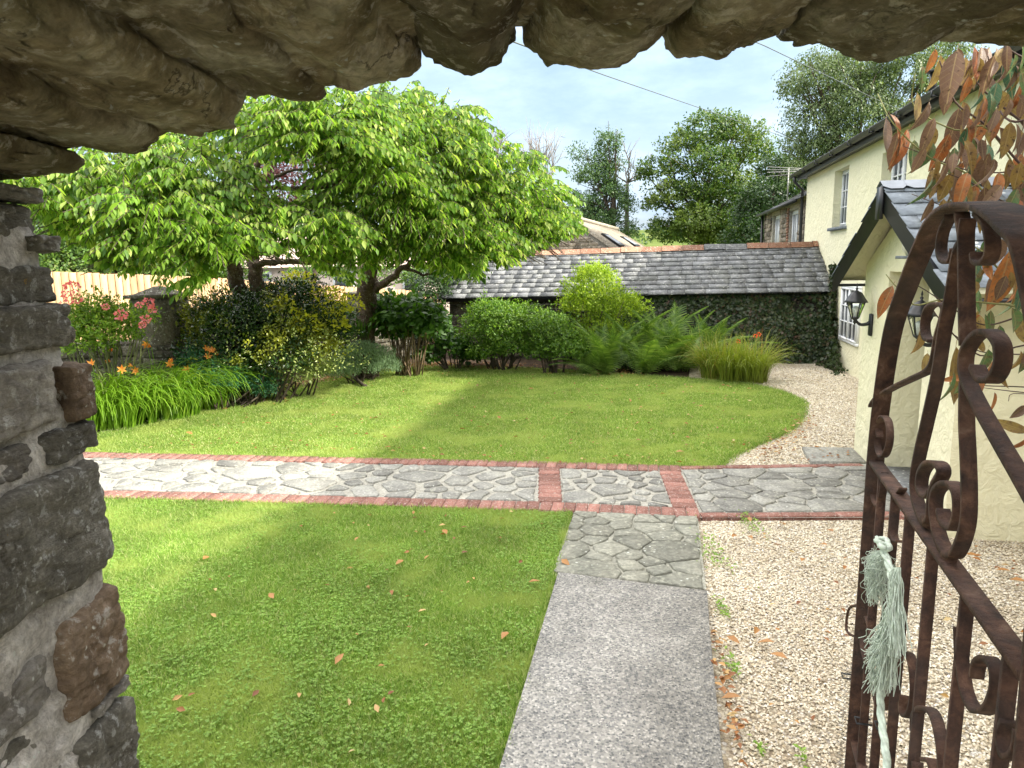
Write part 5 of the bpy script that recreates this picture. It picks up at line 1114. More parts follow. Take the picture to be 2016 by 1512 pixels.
for pts, r in (([top2, PY(728, 480, 13.3), PY(720, 400, 13.0), PY(760, 300, 12.8)], .15), ([PY(738, 572, 13.4), PY(772, 545, 13.2), PY(800, 522, 13.0), PY(850, 508, 12.8), PY(920, 470, 12.5)], .075), ([PY(795, 526, 13), PY(830, 540, 12.9), PY(870, 536, 12.8)], .035),
     ([PY(725, 470, 13.3), PY(800, 420, 12.8), PY(920, 380, 12.4), PY(1020, 350, 12.4)], .07), ([PY(722, 440, 13), PY(660, 380, 12.6), PY(600, 330, 12.2)], .05), ([PY(745, 340, 12.9), PY(850, 270, 12.3), PY(930, 230, 12)], .05), ([PY(760, 300, 12.8), PY(800, 240, 12.5), PY(850, 190, 12.3)], .04), ([PY(738, 240, 11), PY(745, 340, 11), PY(750, 420, 11.4)], .03)):
    mb = MB(); limb(mb, pts, r, r*.45, 8); mb.build('branch', M_BARK, t2)
C2 = clumps_px([(720, 260, 10.6, .8, .8, .4, 1.2), (740, 350, 10.2, .8, .8, .35, 1.3), (830, 300, 11.2, 1.0, .9, .45, 1.5), (860, 250, 11.8, .8, .8, .35, .9), (800, 410, 10.8, .95, .9, .35, 1.4), (900, 380, 11.6, 1.0, .9, .4, 1.5), (960, 330, 12, .9, .9, .3, 1.0), (900, 460, 11.2, .9, .9, .3, 1.3), (990, 420, 12.0, .9, .9, .3, 1.3),
    (1040, 380, 12.4, .7, .8, .25, .8), (960, 505, 11.6, .8, .7, .22, 1.0), (1070, 440, 12.6, .55, .7, .16, .6), (1030, 470, 12.4, .6, .7, .2, .7), (860, 510, 11.4, .7, .7, .2, .8), (700, 430, 10.8, .7, .7, .28, .9), (770, 480, 11.2, .8, .7, .2, .8), (690, 500, 11.2, .5, .6, .2, .5), (620, 380, 12.2, .3, .5, .15, .15),
    (680, 560, 12.6, .6, .5, .14, .35), (640, 545, 12, .4, .5, .12, .2)])
C2 += clumps_px([(820, 340, 12.4, 1.3, .9, .9, 2.0), (930, 400, 13, 1.2, .8, .6, 1.6), (1040, 430, 13.2, .8, .7, .35, .9), (850, 470, 12.4, 1.2, .8, .3, 1.2), (780, 250, 11.8, .9, .8, .5, 1.2)])
O, D, N, S, TG = sprays(C2, 110, leafL=.132, per=15, droop=.65)
# upright leader shoots at the top
for (u0, v0, u1, v1) in ((850, 260, 884, 172), (830, 250, 826, 178), (900, 280, 948, 220), (930, 300, 955, 258), (800, 240, 800, 186), (870, 250, 905, 196), (985, 320, 1012, 296), (1080, 400, 1105, 372), (1060, 400, 1062, 350), (1100, 445, 1122, 425), (940, 250, 962, 228), (1010, 340, 1040, 318), (880, 230, 870, 190), (760, 210, 748, 176), (1090, 420, 1128, 405), (1050, 360, 1085, 340), (960, 280, 985, 262), (910, 250, 925, 205), (1020, 330, 1018, 290), (840, 230, 862, 184)):
    p, q = PY(u0, v0, 12), PY(u1, v1, 12.1); m = 20; t = np.linspace(.1, 1, m)[:, None]; P = np.array(p)*(1-t)+np.array(q)*t; a = rng.uniform(0, 6.28, m); d = np.stack([np.cos(a), np.sin(a), rng.uniform(-1.2, -.2, m)], 1)
    O = np.concatenate([O, P]); D = np.concatenate([D, unit(d)]); N = np.concatenate([N, rng.normal(0, .4, (m, 3))+V3(0, 0, 1)]); S = np.concatenate([S, rng.uniform(.08, .13, m)]); TG.append(P[[0, m//2, m-1]])
O, D, N, S = trimmed(O, D, N, S); split_parts(t2, O, D, N, S, TL, 'cherry', LM['cherry'])
mb = MB()
for P in [p for p in TG if p[-1][2] > 2.05]: mb.tube([Vector(p) for p in P], .006, 3, False)
tag(mb.build('twigs', M_BARK2, t2), kind='stuff')

# ---- generic bushes: leaves over lumpy ellipsoid shells ----
def shell(c, r, n, inner=.35, lump=.18, seed=0, low=-.5):
    d = rnd_unit(n*2); d = d[d[:, 2] > low][:n]; rr = 1-inner*rng.random(len(d))**1.5
    l = np.array([noise.noise(Vector(x*2.6)+Vector((seed, seed*2, 0))) for x in d]); rr = rr*(1+lump*l*2)
    P = np.array(c)+d*rr[:, None]*np.array(r); return P, d
def bush(name, label, cat, blobs, n, L_, mat, T=None, w=None, stems=None, up=.2, group=None, low=-.5, inner=.45, droop=0, parts=0, barkm=None, lump=.32, rest='foliage', jit=.7, base=None):
    """blobs: (u, v, Y, rx, ry, rz) with centres seen at (u, v)"""
    T = T or TL; Cs = [np.array(PY(b[0], b[1], b[2])) for b in blobs]; base = base or (float(Cs[0][0]), float(Cs[0][1]), 0)
    t = thing(name, label, cat, base, group); Ps, Ds = [], []; tot = sum(b[3]*b[5]+b[3]*b[4] for b in blobs)
    for i, b in enumerate(blobs):
        P, d = shell(Cs[i], b[3:6], int(n*(b[3]*b[5]+b[3]*b[4])/tot), inner, lump, i*3.3+len(label), low); Ps.append(P); Ds.append(d)
    if up < 1 and n > 1000:            # stray shoots break the outline
        for i, b in enumerate(blobs):
            for q in range(16):
                h = rnd_unit(1)[0]; h[2] = abs(h[2])*.9+.15; h /= np.linalg.norm(h); m_ = max(5, int(.9*b[3]/L_)); t_ = rng.random((m_, 1))*rng.uniform(.12, .42); x_ = Cs[i]+h*np.array(b[3:6])*.92+h*t_*np.array(b[3:6]).mean()*1.6+rng.normal(0, L_*.35, (m_, 3)); Ps.append(x_); Ds.append(np.repeat(h[None], m_, 0))
    P = np.concatenate(Ps); d = np.concatenate(Ds); k = P[:, 2] > .015; P = P[k]; d = d[k]
    D = unit(d*.6+rng.normal(0, jit, P.shape)+V3(0, 0, up-droop)); N = d+V3(0, 0, .6)+rng.normal(0, .35, P.shape); S = L_*rng.uniform(.6, 1.25, len(P))
    split_parts(t, P, D, N, S, T, (name, id(T)) if False else 'leaf_'+name+mat.name, mat, n=parts, rest=rest)
    mb = MB(); bz = Vector(base)
    for i, c in enumerate(Cs):
        for j in range(stems or 4):
            e = Vector(c)+Vector((random.gauss(0, blobs[i][3]*.5), random.gauss(0, blobs[i][4]*.4), random.uniform(-.1, .6)*blobs[i][5])); s0_ = bz+Vector((random.gauss(0, .08)+(c[0]-bz.x)*.35, random.gauss(0, .08)+(c[1]-bz.y)*.35, -.02))
            mb.tube([s0_, s0_.lerp(e, .5)+Vector((random.gauss(0, .05), random.gauss(0, .05), .03)), e], [.016, .011, .004], 5)
    mb.build('stems', barkm or M_BARK2, t); return t, P, d
TSM = T_leaf(.5, .1); TNR = T_leaf(.2, .02)
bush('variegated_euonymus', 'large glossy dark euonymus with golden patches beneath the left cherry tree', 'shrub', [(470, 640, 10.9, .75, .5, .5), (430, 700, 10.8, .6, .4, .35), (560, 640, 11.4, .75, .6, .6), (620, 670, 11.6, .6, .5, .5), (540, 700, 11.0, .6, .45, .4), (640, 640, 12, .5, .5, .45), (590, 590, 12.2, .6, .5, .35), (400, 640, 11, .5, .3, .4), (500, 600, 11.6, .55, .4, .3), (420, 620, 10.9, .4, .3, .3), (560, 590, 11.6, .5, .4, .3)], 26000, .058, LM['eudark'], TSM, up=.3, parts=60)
def scatter_on(P, d, n, L_, T, mat, parent, name, out=.03):
    k = rng.choice(len(P), n, replace=False); mb = MB(); cloud(mb, T, P[k]+d[k]*out, unit(d[k]+rng.normal(0, .8, (n, 3))), d[k]+rng.normal(0, .5, (n, 3))+V3(0, 0, .5), L_*rng.uniform(.7, 1.2, n)); tag(mb.build(name, mat, parent), kind='stuff')
t = bpy.data.objects['variegated_euonymus']
P, d = shell(PY(600, 700, 11.2), (.8, .5, .45), 1800, .2, .2, 3); scatter_on(P, d, 900, .045, TSM, LM['euedge'], t, 'pale_leaves')
P, d = shell(PY(500, 680, 10.8), (.9, .45, .55), 2200, .2, .2, 5); scatter_on(P, d, 700, .045, TSM, LM['euedge'], t, 'pale_leaves')
gd_ = leafmat('golden_euonymus_leaf', [(0, (.35, .38, .02)), (1, (.62, .58, .05))], .35)
for (u, v, Y, r, n) in ((650, 600, 11.6, .30, 260), (655, 640, 11.4, .22, 160), (600, 640, 11.0, .2, 120), (590, 560, 12, .25, 140), (690, 600, 12, .18, 90), (560, 610, 11, .2, 80)):
    P, d = shell(PY(u, v, Y), (r, r*.7, r*.8), n*2, .3, .2, u); scatter_on(P, d, n, .075, TSM, gd_, t, 'golden_leaves')
bush('variegated_shrub', 'small cream edged shrub at the lawn edge left of the rosemary mound', 'shrub', [(585, 735, 11.6, .42, .35, .22), (545, 748, 11.5, .25, .25, .15), (625, 720, 11.8, .3, .3, .25)], 2600, .055, LM['euedge'], TSM, parts=0)
bush('spurge_clump', 'blue green spurge clump between daylilies and variegated shrub', 'plant', [(430, 745, 10.6, .42, .4, .28), (490, 755, 11.0, .45, .35, .24), (400, 710, 10.6, .35, .3, .25), (520, 770, 11.1, .2, .25, .12)], 8000, .055, LM['spurge'], TNR, up=.7)
bush('rosemary_mound', 'grey green feathery rounded mound at the foot of the right cherry tree', 'shrub', [(715, 712, 13.0, .62, .5, .36), (670, 730, 12.6, .35, .35, .2), (760, 722, 13.4, .3, .3, .2)], 15000, .050, LM['santo'], TNR, up=1.3, lump=.1, jit=.5)
bush('iris_tuft', 'small tuft of upright blades against the right cherry trunk', 'plant', [(705, 668, 13.2, .2, .15, .12)], 90, .3, LM['hydr'], T_leaf(.08, .02), up=4)
bush('hydrangea', 'dark broad leaved bush with bare brown stems right of the cherry trunk', 'shrub', [(800, 625, 13.6, .62, .5, .36), (840, 640, 13.5, .4, .4, .26), (760, 615, 13.9, .4, .4, .3), (780, 650, 13.8, .35, .3, .2)], 2600, .14, LM['hydr'], T_leaf(.62, .06), stems=9, parts=120, droop=.3, barkm=simple('pale_stem', (.2, .14, .09), .9))
bush('low_border_plant', 'low leafy ground plants below the shed corner', 'plant', [(890, 685, 14.4, .4, .3, .22), (930, 700, 14.6, .3, .3, .2), (840, 705, 14.2, .2, .2, .14), (860, 660, 14.6, .3, .3, .2)], 1100, .11, LM['hydr'], T_leaf(.7, .05))
bush('round_evergreen', 'round dark evergreen bush beside the left end of the shed roof', 'shrub', [(850, 568, 16.2, .48, .5, .42), (880, 545, 16.5, .4, .4, .35), (840, 600, 16.2, .4, .4, .4)], 5200, .06, LM['bgdark'], TSM, base=(PY(850, 568, 16.2).x, 16.2, 0))
bush('choisya', 'rounded fresh green bush left of the tall golden bush by the shed', 'shrub', [(985, 640, 14.2, .6, .5, .42), (960, 615, 14.3, .4, .4, .28), (1000, 680, 14.0, .45, .4, .3), (1030, 625, 14.5, .4, .4, .3), (940, 650, 14.3, .35, .35, .35), (960, 690, 14.1, .4, .3, .25), (1040, 660, 14.2, .35, .3, .3)], 15000, .055, LM['chois'], TSM, parts=0)
bush('choisya', 'rounded bright green bush directly below the tall golden bush', 'shrub', [(1095, 670, 13.7, .5, .45, .38), (1075, 640, 13.9, .42, .4, .3), (1120, 690, 13.6, .38, .35, .25), (1060, 690, 13.8, .3, .3, .25)], 8500, .055, LM['chois'], TSM)
bush('golden_shrub', 'tall golden green bush rising above the shed eave', 'shrub', [(1165, 565, 14.3, .55, .5, .38), (1190, 600, 14.3, .75, .5, .34), (1140, 600, 14.2, .4, .4, .35), (1230, 610, 14.4, .45, .4, .24), (1170, 540, 14.4, .35, .4, .2), (1180, 650, 14.2, .6, .4, .35)], 13000, .052, LM['gold'], TSM, up=.9, lump=.3)
bush('garden_shrub', 'glossy small laurel beside the right cherry trunk', 'shrub', [(672, 620, 13.6, .22, .2, .22), (668, 650, 13.6, .2, .2, .2)], 260, .1, LM['hydr'], TL)
# roses
rt, P, d = bush('rose_bush', 'yellow green rose bush with pink flower clusters left of the pillar', 'shrub', [(205, 645, 9.6, .42, .35, .2), (170, 680, 9.4, .3, .3, .18), (255, 625, 9.8, .35, .3, .16), (160, 630, 9.6, .3, .3, .18), (240, 660, 9.6, .3, .25, .18), (190, 610, 9.7, .35, .3, .2), (140, 660, 9.4, .3, .3, .2)], 6500, .05, LM['rose'], TSM, stems=4, up=.1, parts=60, barkm=simple('rose_stem', (.12, .14, .05), .8))
def flower(parent, c, r, mat, name='flower_cluster', n=26, T=None, L_=.4):
    P, d = shell(c, (r, r, r*.8), n, .2, .1, c[0], -1); mb = MB(); cloud(mb, T or T_quad(.9), P, unit(d+rng.normal(0, .5, P.shape)), rnd_unit(len(P)), r*L_*rng.uniform(.7, 1.3, len(P))); mb.build(name, mat, parent)
for u, v, r in ((143, 566, .075), (150, 588, .06), (128, 598, .05), (238, 620, .065), (292, 596, .06), (300, 610, .045), (274, 600, .04), (287, 628, .05), (208, 604, .04), (130, 580, .05), (280, 640, .04)):
    c = np.array(PY(u, v, 9.3)); flower(rt, c, r, LM['pink'], n=60, L_=.55)
mb = MB()
for u, v in ((143, 575), (292, 600), (238, 622), (275, 605)):
    p = PY(u, v, 9.35); mb.tube([p, p+Vector((random.uniform(-.1, .1), .1, -.3)), Vector((rt.location.x, 9.6, .3))], [.004, .005, .008], 4)
mb.build('cane', simple('rose_cane', (.12, .14, .05), .8), rt)
# daylilies
def lily(label, centers, n, Lm, mat, w=.018, parts=200, flowers=(), name='daylily', lean=(.5, 1.1), fm=None, cat='plant', arch_=1.0, bias=(0, 0, 0)):
    t = thing(name, label, cat, (centers[0][0], centers[0][1], 0)); blades_ = []
    segs = 7
    for i in range(n):
        cx_, cy_, sp = random.choice(centers); a = random.uniform(0, 6.283); rr = sp*math.sqrt(random.random()); base = Vector((cx_+rr*math.cos(a), cy_+rr*math.sin(a), 0)); az = a+random.gauss(0, .8); L_ = Lm*random.uniform(.6, 1.15)
        dirh = (Vector((math.cos(az), math.sin(az), 0))+Vector(bias)*random.random()); dirh.normalize(); el = math.pi/2-random.uniform(.05, .45); p = base.copy(); pts = [p.copy()]; bend = random.uniform(*lean)*2.3/segs*arch_
        for k in range(segs): p = p+(dirh*math.cos(el)+UP*math.sin(el))*(L_/segs); el -= bend*(.4+k*.22); p.z = max(p.z, .02); pts.append(p.copy())
        sd_ = dirh.cross(UP); V = []; F = []
        for k, q in enumerate(pts):
            ww = w*(1-(k/segs)**2.2)*.5+.0008; V += [tuple(q-sd_*ww), tuple(q-UP*ww*.5), tuple(q+sd_*ww)]
        for k in range(segs): F += [(k*3, k*3+1, k*3+4, k*3+3), (k*3+1, k*3+2, k*3+5, k*3+4)]
        blades_.append((pts[3].y, V, F))
    blades_.sort(key=lambda x: x[0]); mb = MB()
    for i, (y, V, F) in enumerate(blades_):
        if i < parts: MB().add(V, F).build('leaf', mat, t)
        else: mb.add(V, F)
    if mb.n: tag(mb.build('foliage', mat, t), kind='stuff')
    for (u, v, Y, kind) in flowers:
        c = PY(u, v, Y); st_ = MB(); st_.tube(crom([(c.x+random.uniform(-.05, .05), c.y+.05, .1), ((c.x+centers[0][0]*0)+.02, c.y+.02, c.z*.6), tuple(c)], 3), .0045, 4); st_.build('flower_stem', LM['lily'], t)
        k = 6; O = np.repeat(np.array(c)[None], k, 0); a = np.arange(k)*math.pi/3+random.random(); fa = Vector((random.uniform(-.8, .8), -.7, random.uniform(0, .8))).normalized(); x = fa.cross(UP).normalized(); y = fa.cross(x)
        D = np.array([list(fa*(.75 if kind else 1.6)+x*math.cos(t_)+y*math.sin(t_)) for t_ in a]); fb = MB(); cloud(fb, T_leaf(.38, -.1), O, D, -np.repeat(np.array(fa)[None], k, 0), .085 if kind else .075); fb.build('flower', fm or LM['orange'], t)
    return t
lily('arching daylily clump with orange flowers at the left edge of the lawn', [(-5.35, 9.7, .35), (-4.95, 10.2, .35), (-4.7, 10.8, .3), (-5.75, 9.5, .35), (-5.2, 10.3, .4)], 1500, 1.15, LM['lily'], .023, 298,
     [(182, 718, 9.2, 1), (222, 690, 9.8, 0), (218, 712, 9.6, 0), (290, 678, 10.0, 1), (298, 683, 10, 0), (240, 728, 9.4, 1), (262, 722, 9.6, 0), (270, 730, 9.6, 1), (340, 712, 10.2, 0), (334, 718, 10.2, 1), (370, 728, 10.3, 1), (408, 688, 10.4, 1), (420, 692, 10.4, 1), (410, 704, 10.4, 1), (428, 700, 10.5, 0)], bias=(1.3, -.9, 0), lean=(.75, 1.35))
lily('few loose daylily blades at the front of the spurge', [(-4.45, 10.9, .12), (-4.2, 11.3, .12)], 26, .7, LM['lily'], .02, 26, bias=(1, -.6, 0))
cr = [(PY(1450, 745, 12.35).x, 12.55, .3), (PY(1490, 745, 12.2).x, 12.4, .25), (PY(1420, 745, 12.4).x, 12.8, .25)]
lily('crocosmia clump with strappy yellow green leaves and red flowers at the gravel edge', cr, 1150, .86, LM['croc'], .013, 250, name='crocosmia', lean=(.05, 1.4), arch_=.8)
ct = bpy.data.objects['crocosmia']
for u, v in ((1487, 662), (1494, 658), (1453, 672)):
    c = PY(u, v, 12.5); mb = MB(); mb.tube([(c.x, c.y, 0), (c.x+.02, c.y, c.z*.6), tuple(c)], .004, 4); mb.build('flower_stem', LM['croc'], ct); flower(ct, np.array(c), .03, LM['red'], 'flower', 30, L_=.7)
# ferns
FR = MB(); V = []; F = []
for i in range(26):                    # frond along +y, arching in z, length 1
    t = .06+i/26*.94; z = .42*t-.62*t*t; y = t; wl_ = .21*math.sin(math.pi*min(1, t*.86+.14))**.9*(1.05-t*.75)
    for s_ in (-1, 1):
        n0 = len(V); yy = y+.05; m = 5
        for k in range(m+1):
            q = k/m; hw = .017*(1-q*.8); V += [(s_*wl_*q, y+.075*q-hw, z-.05*q*q), (s_*wl_*q, y+.075*q+hw, z-.05*q*q)]
        for k in range(m): F.append((n0+2*k, n0+2*k+1, n0+2*k+3, n0+2*k+2))
FR.add(V, F); FR.tube([(0, t, .42*t-.62*t*t-.003) for t in np.linspace(0, 1, 9)], [.007*(1-t*.8) for t in np.linspace(0, 1, 9)], 4)
FME = FR.mesh('frond', LM['fern'])
ferns = [(1230, 700, 14.0, 1.2, 14, 'broad fern directly right of the golden bush'), (1300, 715, 13.9, 1.15, 14, 'upright fern in the heart of the fern bank'), (1370, 700, 14.3, 1.15, 13, 'tall fern near the right end of the bank, before the creeper'), (1190, 722, 13.3, 1.0, 13, 'fern in front of the golden bush, its fronds spilling on the lawn'), (1270, 725, 13.4, 1.0, 13, 'low fern in the middle of the fern bank'), (1340, 722, 13.6, 1.0, 13, 'fern at the right end of the fern bank beside the crocosmia'), (1320, 690, 14.6, 1.25, 15, 'tall fern standing against the creeper covered wall'), (1250, 690, 14.7, 1.1, 12, 'fern half hidden behind the low middle fern'), (1395, 705, 14.3, .95, 11, 'small fern between crocosmia and creeper wall'), (1150, 715, 13.5, .7, 9, 'small dark fern under the bright green bush')]
for u, v, Y, L_, n, la in ferns:
    p = G(u, v); p = Vector((PY(u, v, Y).x, Y, 0)); t = thing('fern', la, 'fern', p, 'ferns along the shed border')
    for i in range(n):
        a = i*2.4+random.uniform(-.3, .3); el = random.uniform(.35, 1.25); sc = L_*random.uniform(.9, 1.4); M = Matrix.Translation(p+Vector((random.gauss(0, .05), random.gauss(0, .05), 0)))@Matrix.Rotation(a, 4, 'Z')@Matrix.Rotation(el, 4, 'X')@Matrix.Rotation(random.gauss(0, .3), 4, 'Y')@Matrix.Scale(sc, 4)
        link('frond', FME, t, M)
# wall creeper over the shed and the house corner
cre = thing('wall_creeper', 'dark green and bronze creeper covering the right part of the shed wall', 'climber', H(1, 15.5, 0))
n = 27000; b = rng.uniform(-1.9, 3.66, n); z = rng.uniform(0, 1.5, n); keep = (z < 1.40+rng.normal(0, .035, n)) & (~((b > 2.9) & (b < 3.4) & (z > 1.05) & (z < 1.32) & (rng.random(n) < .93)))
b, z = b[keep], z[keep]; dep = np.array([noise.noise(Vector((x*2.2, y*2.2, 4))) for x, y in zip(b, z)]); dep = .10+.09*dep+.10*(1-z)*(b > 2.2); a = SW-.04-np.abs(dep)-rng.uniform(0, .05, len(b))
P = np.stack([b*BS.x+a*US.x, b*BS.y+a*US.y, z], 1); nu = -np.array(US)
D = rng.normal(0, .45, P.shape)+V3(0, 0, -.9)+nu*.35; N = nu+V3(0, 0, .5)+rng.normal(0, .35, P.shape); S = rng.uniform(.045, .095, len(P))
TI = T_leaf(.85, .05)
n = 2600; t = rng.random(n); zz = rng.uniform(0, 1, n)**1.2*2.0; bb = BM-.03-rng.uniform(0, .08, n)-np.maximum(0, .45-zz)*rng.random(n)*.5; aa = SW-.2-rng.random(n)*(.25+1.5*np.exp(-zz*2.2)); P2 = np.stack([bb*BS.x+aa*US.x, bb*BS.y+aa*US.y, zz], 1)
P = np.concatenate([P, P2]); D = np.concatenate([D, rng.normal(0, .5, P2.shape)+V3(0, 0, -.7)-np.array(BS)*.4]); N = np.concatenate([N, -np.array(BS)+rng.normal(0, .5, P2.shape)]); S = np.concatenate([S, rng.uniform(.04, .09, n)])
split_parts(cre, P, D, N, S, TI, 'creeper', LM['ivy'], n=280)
mb = MB()
for i in range(26):
    b0 = random.uniform(-1.8, 3.6); mb.tube(crom([H(b0, SW-.06, 0), H(b0+random.uniform(-.3, .3), SW-.07, .7), H(b0+random.uniform(-.5, .5), SW-.07, 1.35)], 4), .009, 4)
mb.build('stems', M_BARK2, cre)

# ---- background trees ----
def bg_tree(name, label, base, clumps, n, L_, mat, tr, bark=M_BARK2, T=TQ, droop=0., inner=.5, lump=.25, group=None, limbs=True, low=-.7, stop=None, jit=.8):
    t = thing(name, label, 'tree', (base[0], base[1], 0), group); Cs = [(np.array(PY(u, v, Y)), r) for u, v, Y, r in clumps]; zt = max(c[2] for c, _ in Cs)
    mb = MB(); b = Vector((base[0], base[1], -.1)); tp = Vector((base[0]+random.uniform(-.3, .3), base[1], zt*.62)); limb(mb, [b, b.lerp(tp, .5), tp], tr, tr*.5, 8, 4, .04); mb.build('trunk', bark, t)
    if limbs:
        mb = MB()
        for c, r in Cs:
            s_ = b.lerp(tp, random.uniform(.45, 1)); e = Vector(c)+Vector((0, 0, r[2]*.3)); limb(mb, [s_, s_.lerp(e, .5)+Vector((0, 0, .15)), e], tr*.3, tr*.05, 5, 3, .05)
            for j in range(3): e2 = Vector(c)+Vector([random.gauss(0, q*.6) for q in r]); limb(mb, [s_.lerp(e, .6), e2], tr*.1, .01, 4, 2, .03)
        mb.build('branches', bark, t)
    tot = sum(r[0]*r[2] for _, r in Cs); Ps, Ds = [], []
    for i, (c, r) in enumerate(Cs): P, d = shell(c, r, int(n*r[0]*r[2]/tot), inner, lump, i*2.7+base[0], low); Ps.append(P); Ds.append(d)
    P = np.concatenate(Ps); d = np.concatenate(Ds); hole = np.array([noise.noise(Vector(p)*1.1) for p in P]); k = hole > -.28; P, d = P[k], d[k]
    D = unit(d*.5+rng.normal(0, jit, P.shape)+V3(0, 0, -droop)); N = d+V3(0, 0, .7)+rng.normal(0, .45, P.shape)
    mb = MB(); cloud(mb, T, P, D, N, L_*rng.uniform(.6, 1.3, len(P))); tag(mb.build('crown', mat, t), kind='stuff'); return t
bt = PY(1400, 420, 38)
bg_tree('sycamore', 'large round crowned yellowing tree in the middle beyond the shed roof', (bt.x, 38.5), [(1400, 250, 38, (1.6, 1.6, .8)), (1450, 260, 38, (1.5, 1.6, .7)), (1350, 285, 38, (1.3, 1.5, .7)), (1480, 300, 38, (1.2, 1.4, .8)), (1300, 330, 37.5, (1.1, 1.3, .6)), (1400, 320, 37, (1.9, 1.6, .9)), (1330, 380, 37.5, (1.4, 1.5, .8)), (1440, 370, 37, (1.6, 1.5, .9)), (1290, 400, 38, (.7, 1, .5)), (1380, 430, 37, (1.9, 1.5, .8)), (1310, 450, 37.5, (1.0, 1.2, .6)), (1450, 450, 37.5, (1.6, 1.4, .7)), (1270, 345, 38, (.5, .8, .3)), (1400, 400, 39, (1.8, 1.3, 1.3)), (1350, 460, 38, (1.5, 1.2, .7)), (1430, 470, 38, (1.4, 1.2, .7))], 46000, .15, LM['bgmid'], .38, lump=.3)
bg_tree('dark_tree', 'dense dark green tree between the sycamore and the stone cottage', (PY(1530, 420, 32).x, 32.5), [(1540, 330, 33, (1.1, 1.2, .6)), (1510, 390, 32, (1.3, 1.2, .8)), (1560, 380, 33, (1.2, 1.2, .8)), (1500, 450, 31, (1.0, 1.1, .7)), (1580, 340, 33.5, (1.0, 1, .6)), (1475, 420, 32, (.8, 1, .7)), (1460, 470, 31.5, (.9, 1, .5)), (1540, 440, 33, (1.3, 1, 1.2)), (1560, 360, 34, (1.4, 1, 1.0))], 26000, .14, LM['bgdark'], .3)
bg_tree('ash_tree', 'slender tall ash tree standing alone behind the barn', (PY(1200, 430, 38).x, 38), [(1195, 282, 38, (.75, .8, .7)), (1150, 300, 38, (.8, .8, .5)), (1215, 262, 38, (.35, .4, .35)), (1160, 345, 38, (.9, .8, .7)), (1215, 325, 38, (.6, .8, .5)), (1200, 385, 38, (1.1, .9, .8)), (1150, 400, 38, (.8, .9, .6)), (1225, 400, 38, (.7, .8, .6)), (1180, 430, 38, (1.3, .9, .7)), (1235, 450, 38, (.6, .7, .6)), (1120, 385, 38, (.6, .6, .3)), (1190, 350, 38.3, (.7, .6, 1.6)), (1185, 420, 38.3, (1.0, .7, .8))], 24000, .13, LM['ash'], .24, T=T_quad(.45), lump=.35, droop=.3)
bg_tree('birch_tree', 'tall weeping birch with grey green foliage rising behind the farmhouse roof', (PY(1700, 300, 27).x, 27), [(1700, 120, 27, (2.0, 1.5, .8)), (1620, 150, 27, (1.3, 1.2, .8)), (1780, 140, 27, (1.7, 1.3, .9)), (1600, 220, 27, (.9, 1, .9)), (1680, 210, 27, (1.5, 1.3, .9)), (1570, 280, 27.5, (.6, .8, .6)), (1640, 280, 27, (1.2, 1.1, .9)), (1740, 240, 26.5, (1.3, 1.1, .8)), (1560, 170, 27, (.5, .7, .5)), (1840, 160, 27.5, (1.2, 1.1, .9)), (1600, 340, 27, (1.1, 1, .6)), (1590, 120, 27, (.5, .7, .3)), (1680, 300, 26.5, (.9, .9, .6)), (1860, 90, 27.5, (1.2, 1, .7)), (1680, 200, 28, (2.2, 1.2, 1.6)), (1620, 300, 28, (1.2, 1, 1))], 62000, .10, LM['birch'], .3, T=T_quad(.5), droop=1.2, lump=.35)
for k, (u, v, u2, v2, la) in enumerate(((975, 320, 975, 262, 'bare grey topped tree left of its taller bare neighbour'), (1068, 380, 1058, 262, 'taller bare twiggy tree just right of the cherry crown'), (1235, 360, 1242, 296, 'dead bare branches beside the ash tree'))):
    Y = 44 if k < 2 else 39; p = PY(u, v, Y); q = PY(u2, v2, Y); t = thing('bare_tree', la, 'tree', (p.x, p.y, 0)); mb = MB(); limb(mb, [(p.x, p.y, 0), (p.x, p.y, p.z*.6), p], .18, .09, 6); mb.build('trunk', M_GREYBARK, t); mb = MB()
    for i in range(26 if k < 2 else 9):
        e = q+Vector((random.gauss(0, .75), random.gauss(0, .5), random.uniform(-1.2, .25))); m_ = p.lerp(e, .5)+Vector((random.gauss(0, .3), 0, 0)); limb(mb, [p, m_, e], .05, .012, 4, 3, .05)
        for j in range(4): limb(mb, [m_.lerp(e, random.random()), e+Vector((random.gauss(0, .35), random.gauss(0, .3), random.gauss(.1, .35)))], .016, .008, 3, 2, .03)
    mb.build('twigs', M_GREYBARK, t)
bg_tree('hedgerow_tree', 'bushy green tree behind the fence at far left', (PY(170, 450, 17).x, 17.5), [(150, 470, 16.5, (1.2, 1, .6)), (220, 450, 17, (1.3, 1, .7)), (100, 440, 17, (1.2, 1, .8)), (260, 490, 16.5, (1.0, .9, .5)), (180, 400, 17.5, (1.4, 1.1, .7)), (60, 380, 18, (1.4, 1.1, .8)), (300, 440, 17.5, (1.1, 1, .6)), (250, 520, 16.5, (.9, .8, .3)), (140, 510, 16, (1.3, .9, .4)), (60, 480, 16, (1.2, .9, .6)), (340, 500, 17, (1, .9, .5)), (400, 530, 17.5, (1, .9, .4)), (450, 540, 18, (.9, .9, .4))], 48000, .085, LM['hedge'], .2, group=None)
bg_tree('purple_plum_tree', 'dark red leaved plum tree seen through the gap in the cherry crown', (PY(600, 420, 17.5).x, 17.5), [(540, 345, 19, (1.1, .8, .5)), (600, 350, 18.5, (.9, .8, .5)), (500, 320, 19, (.6, .7, .35)), (630, 330, 18.5, (.6, .7, .4)), (600, 400, 18, (.9, .8, .4)), (610, 560, 17.3, (.25, .3, .2))], 5200, .085, LM['plum'], .09, inner=.9)
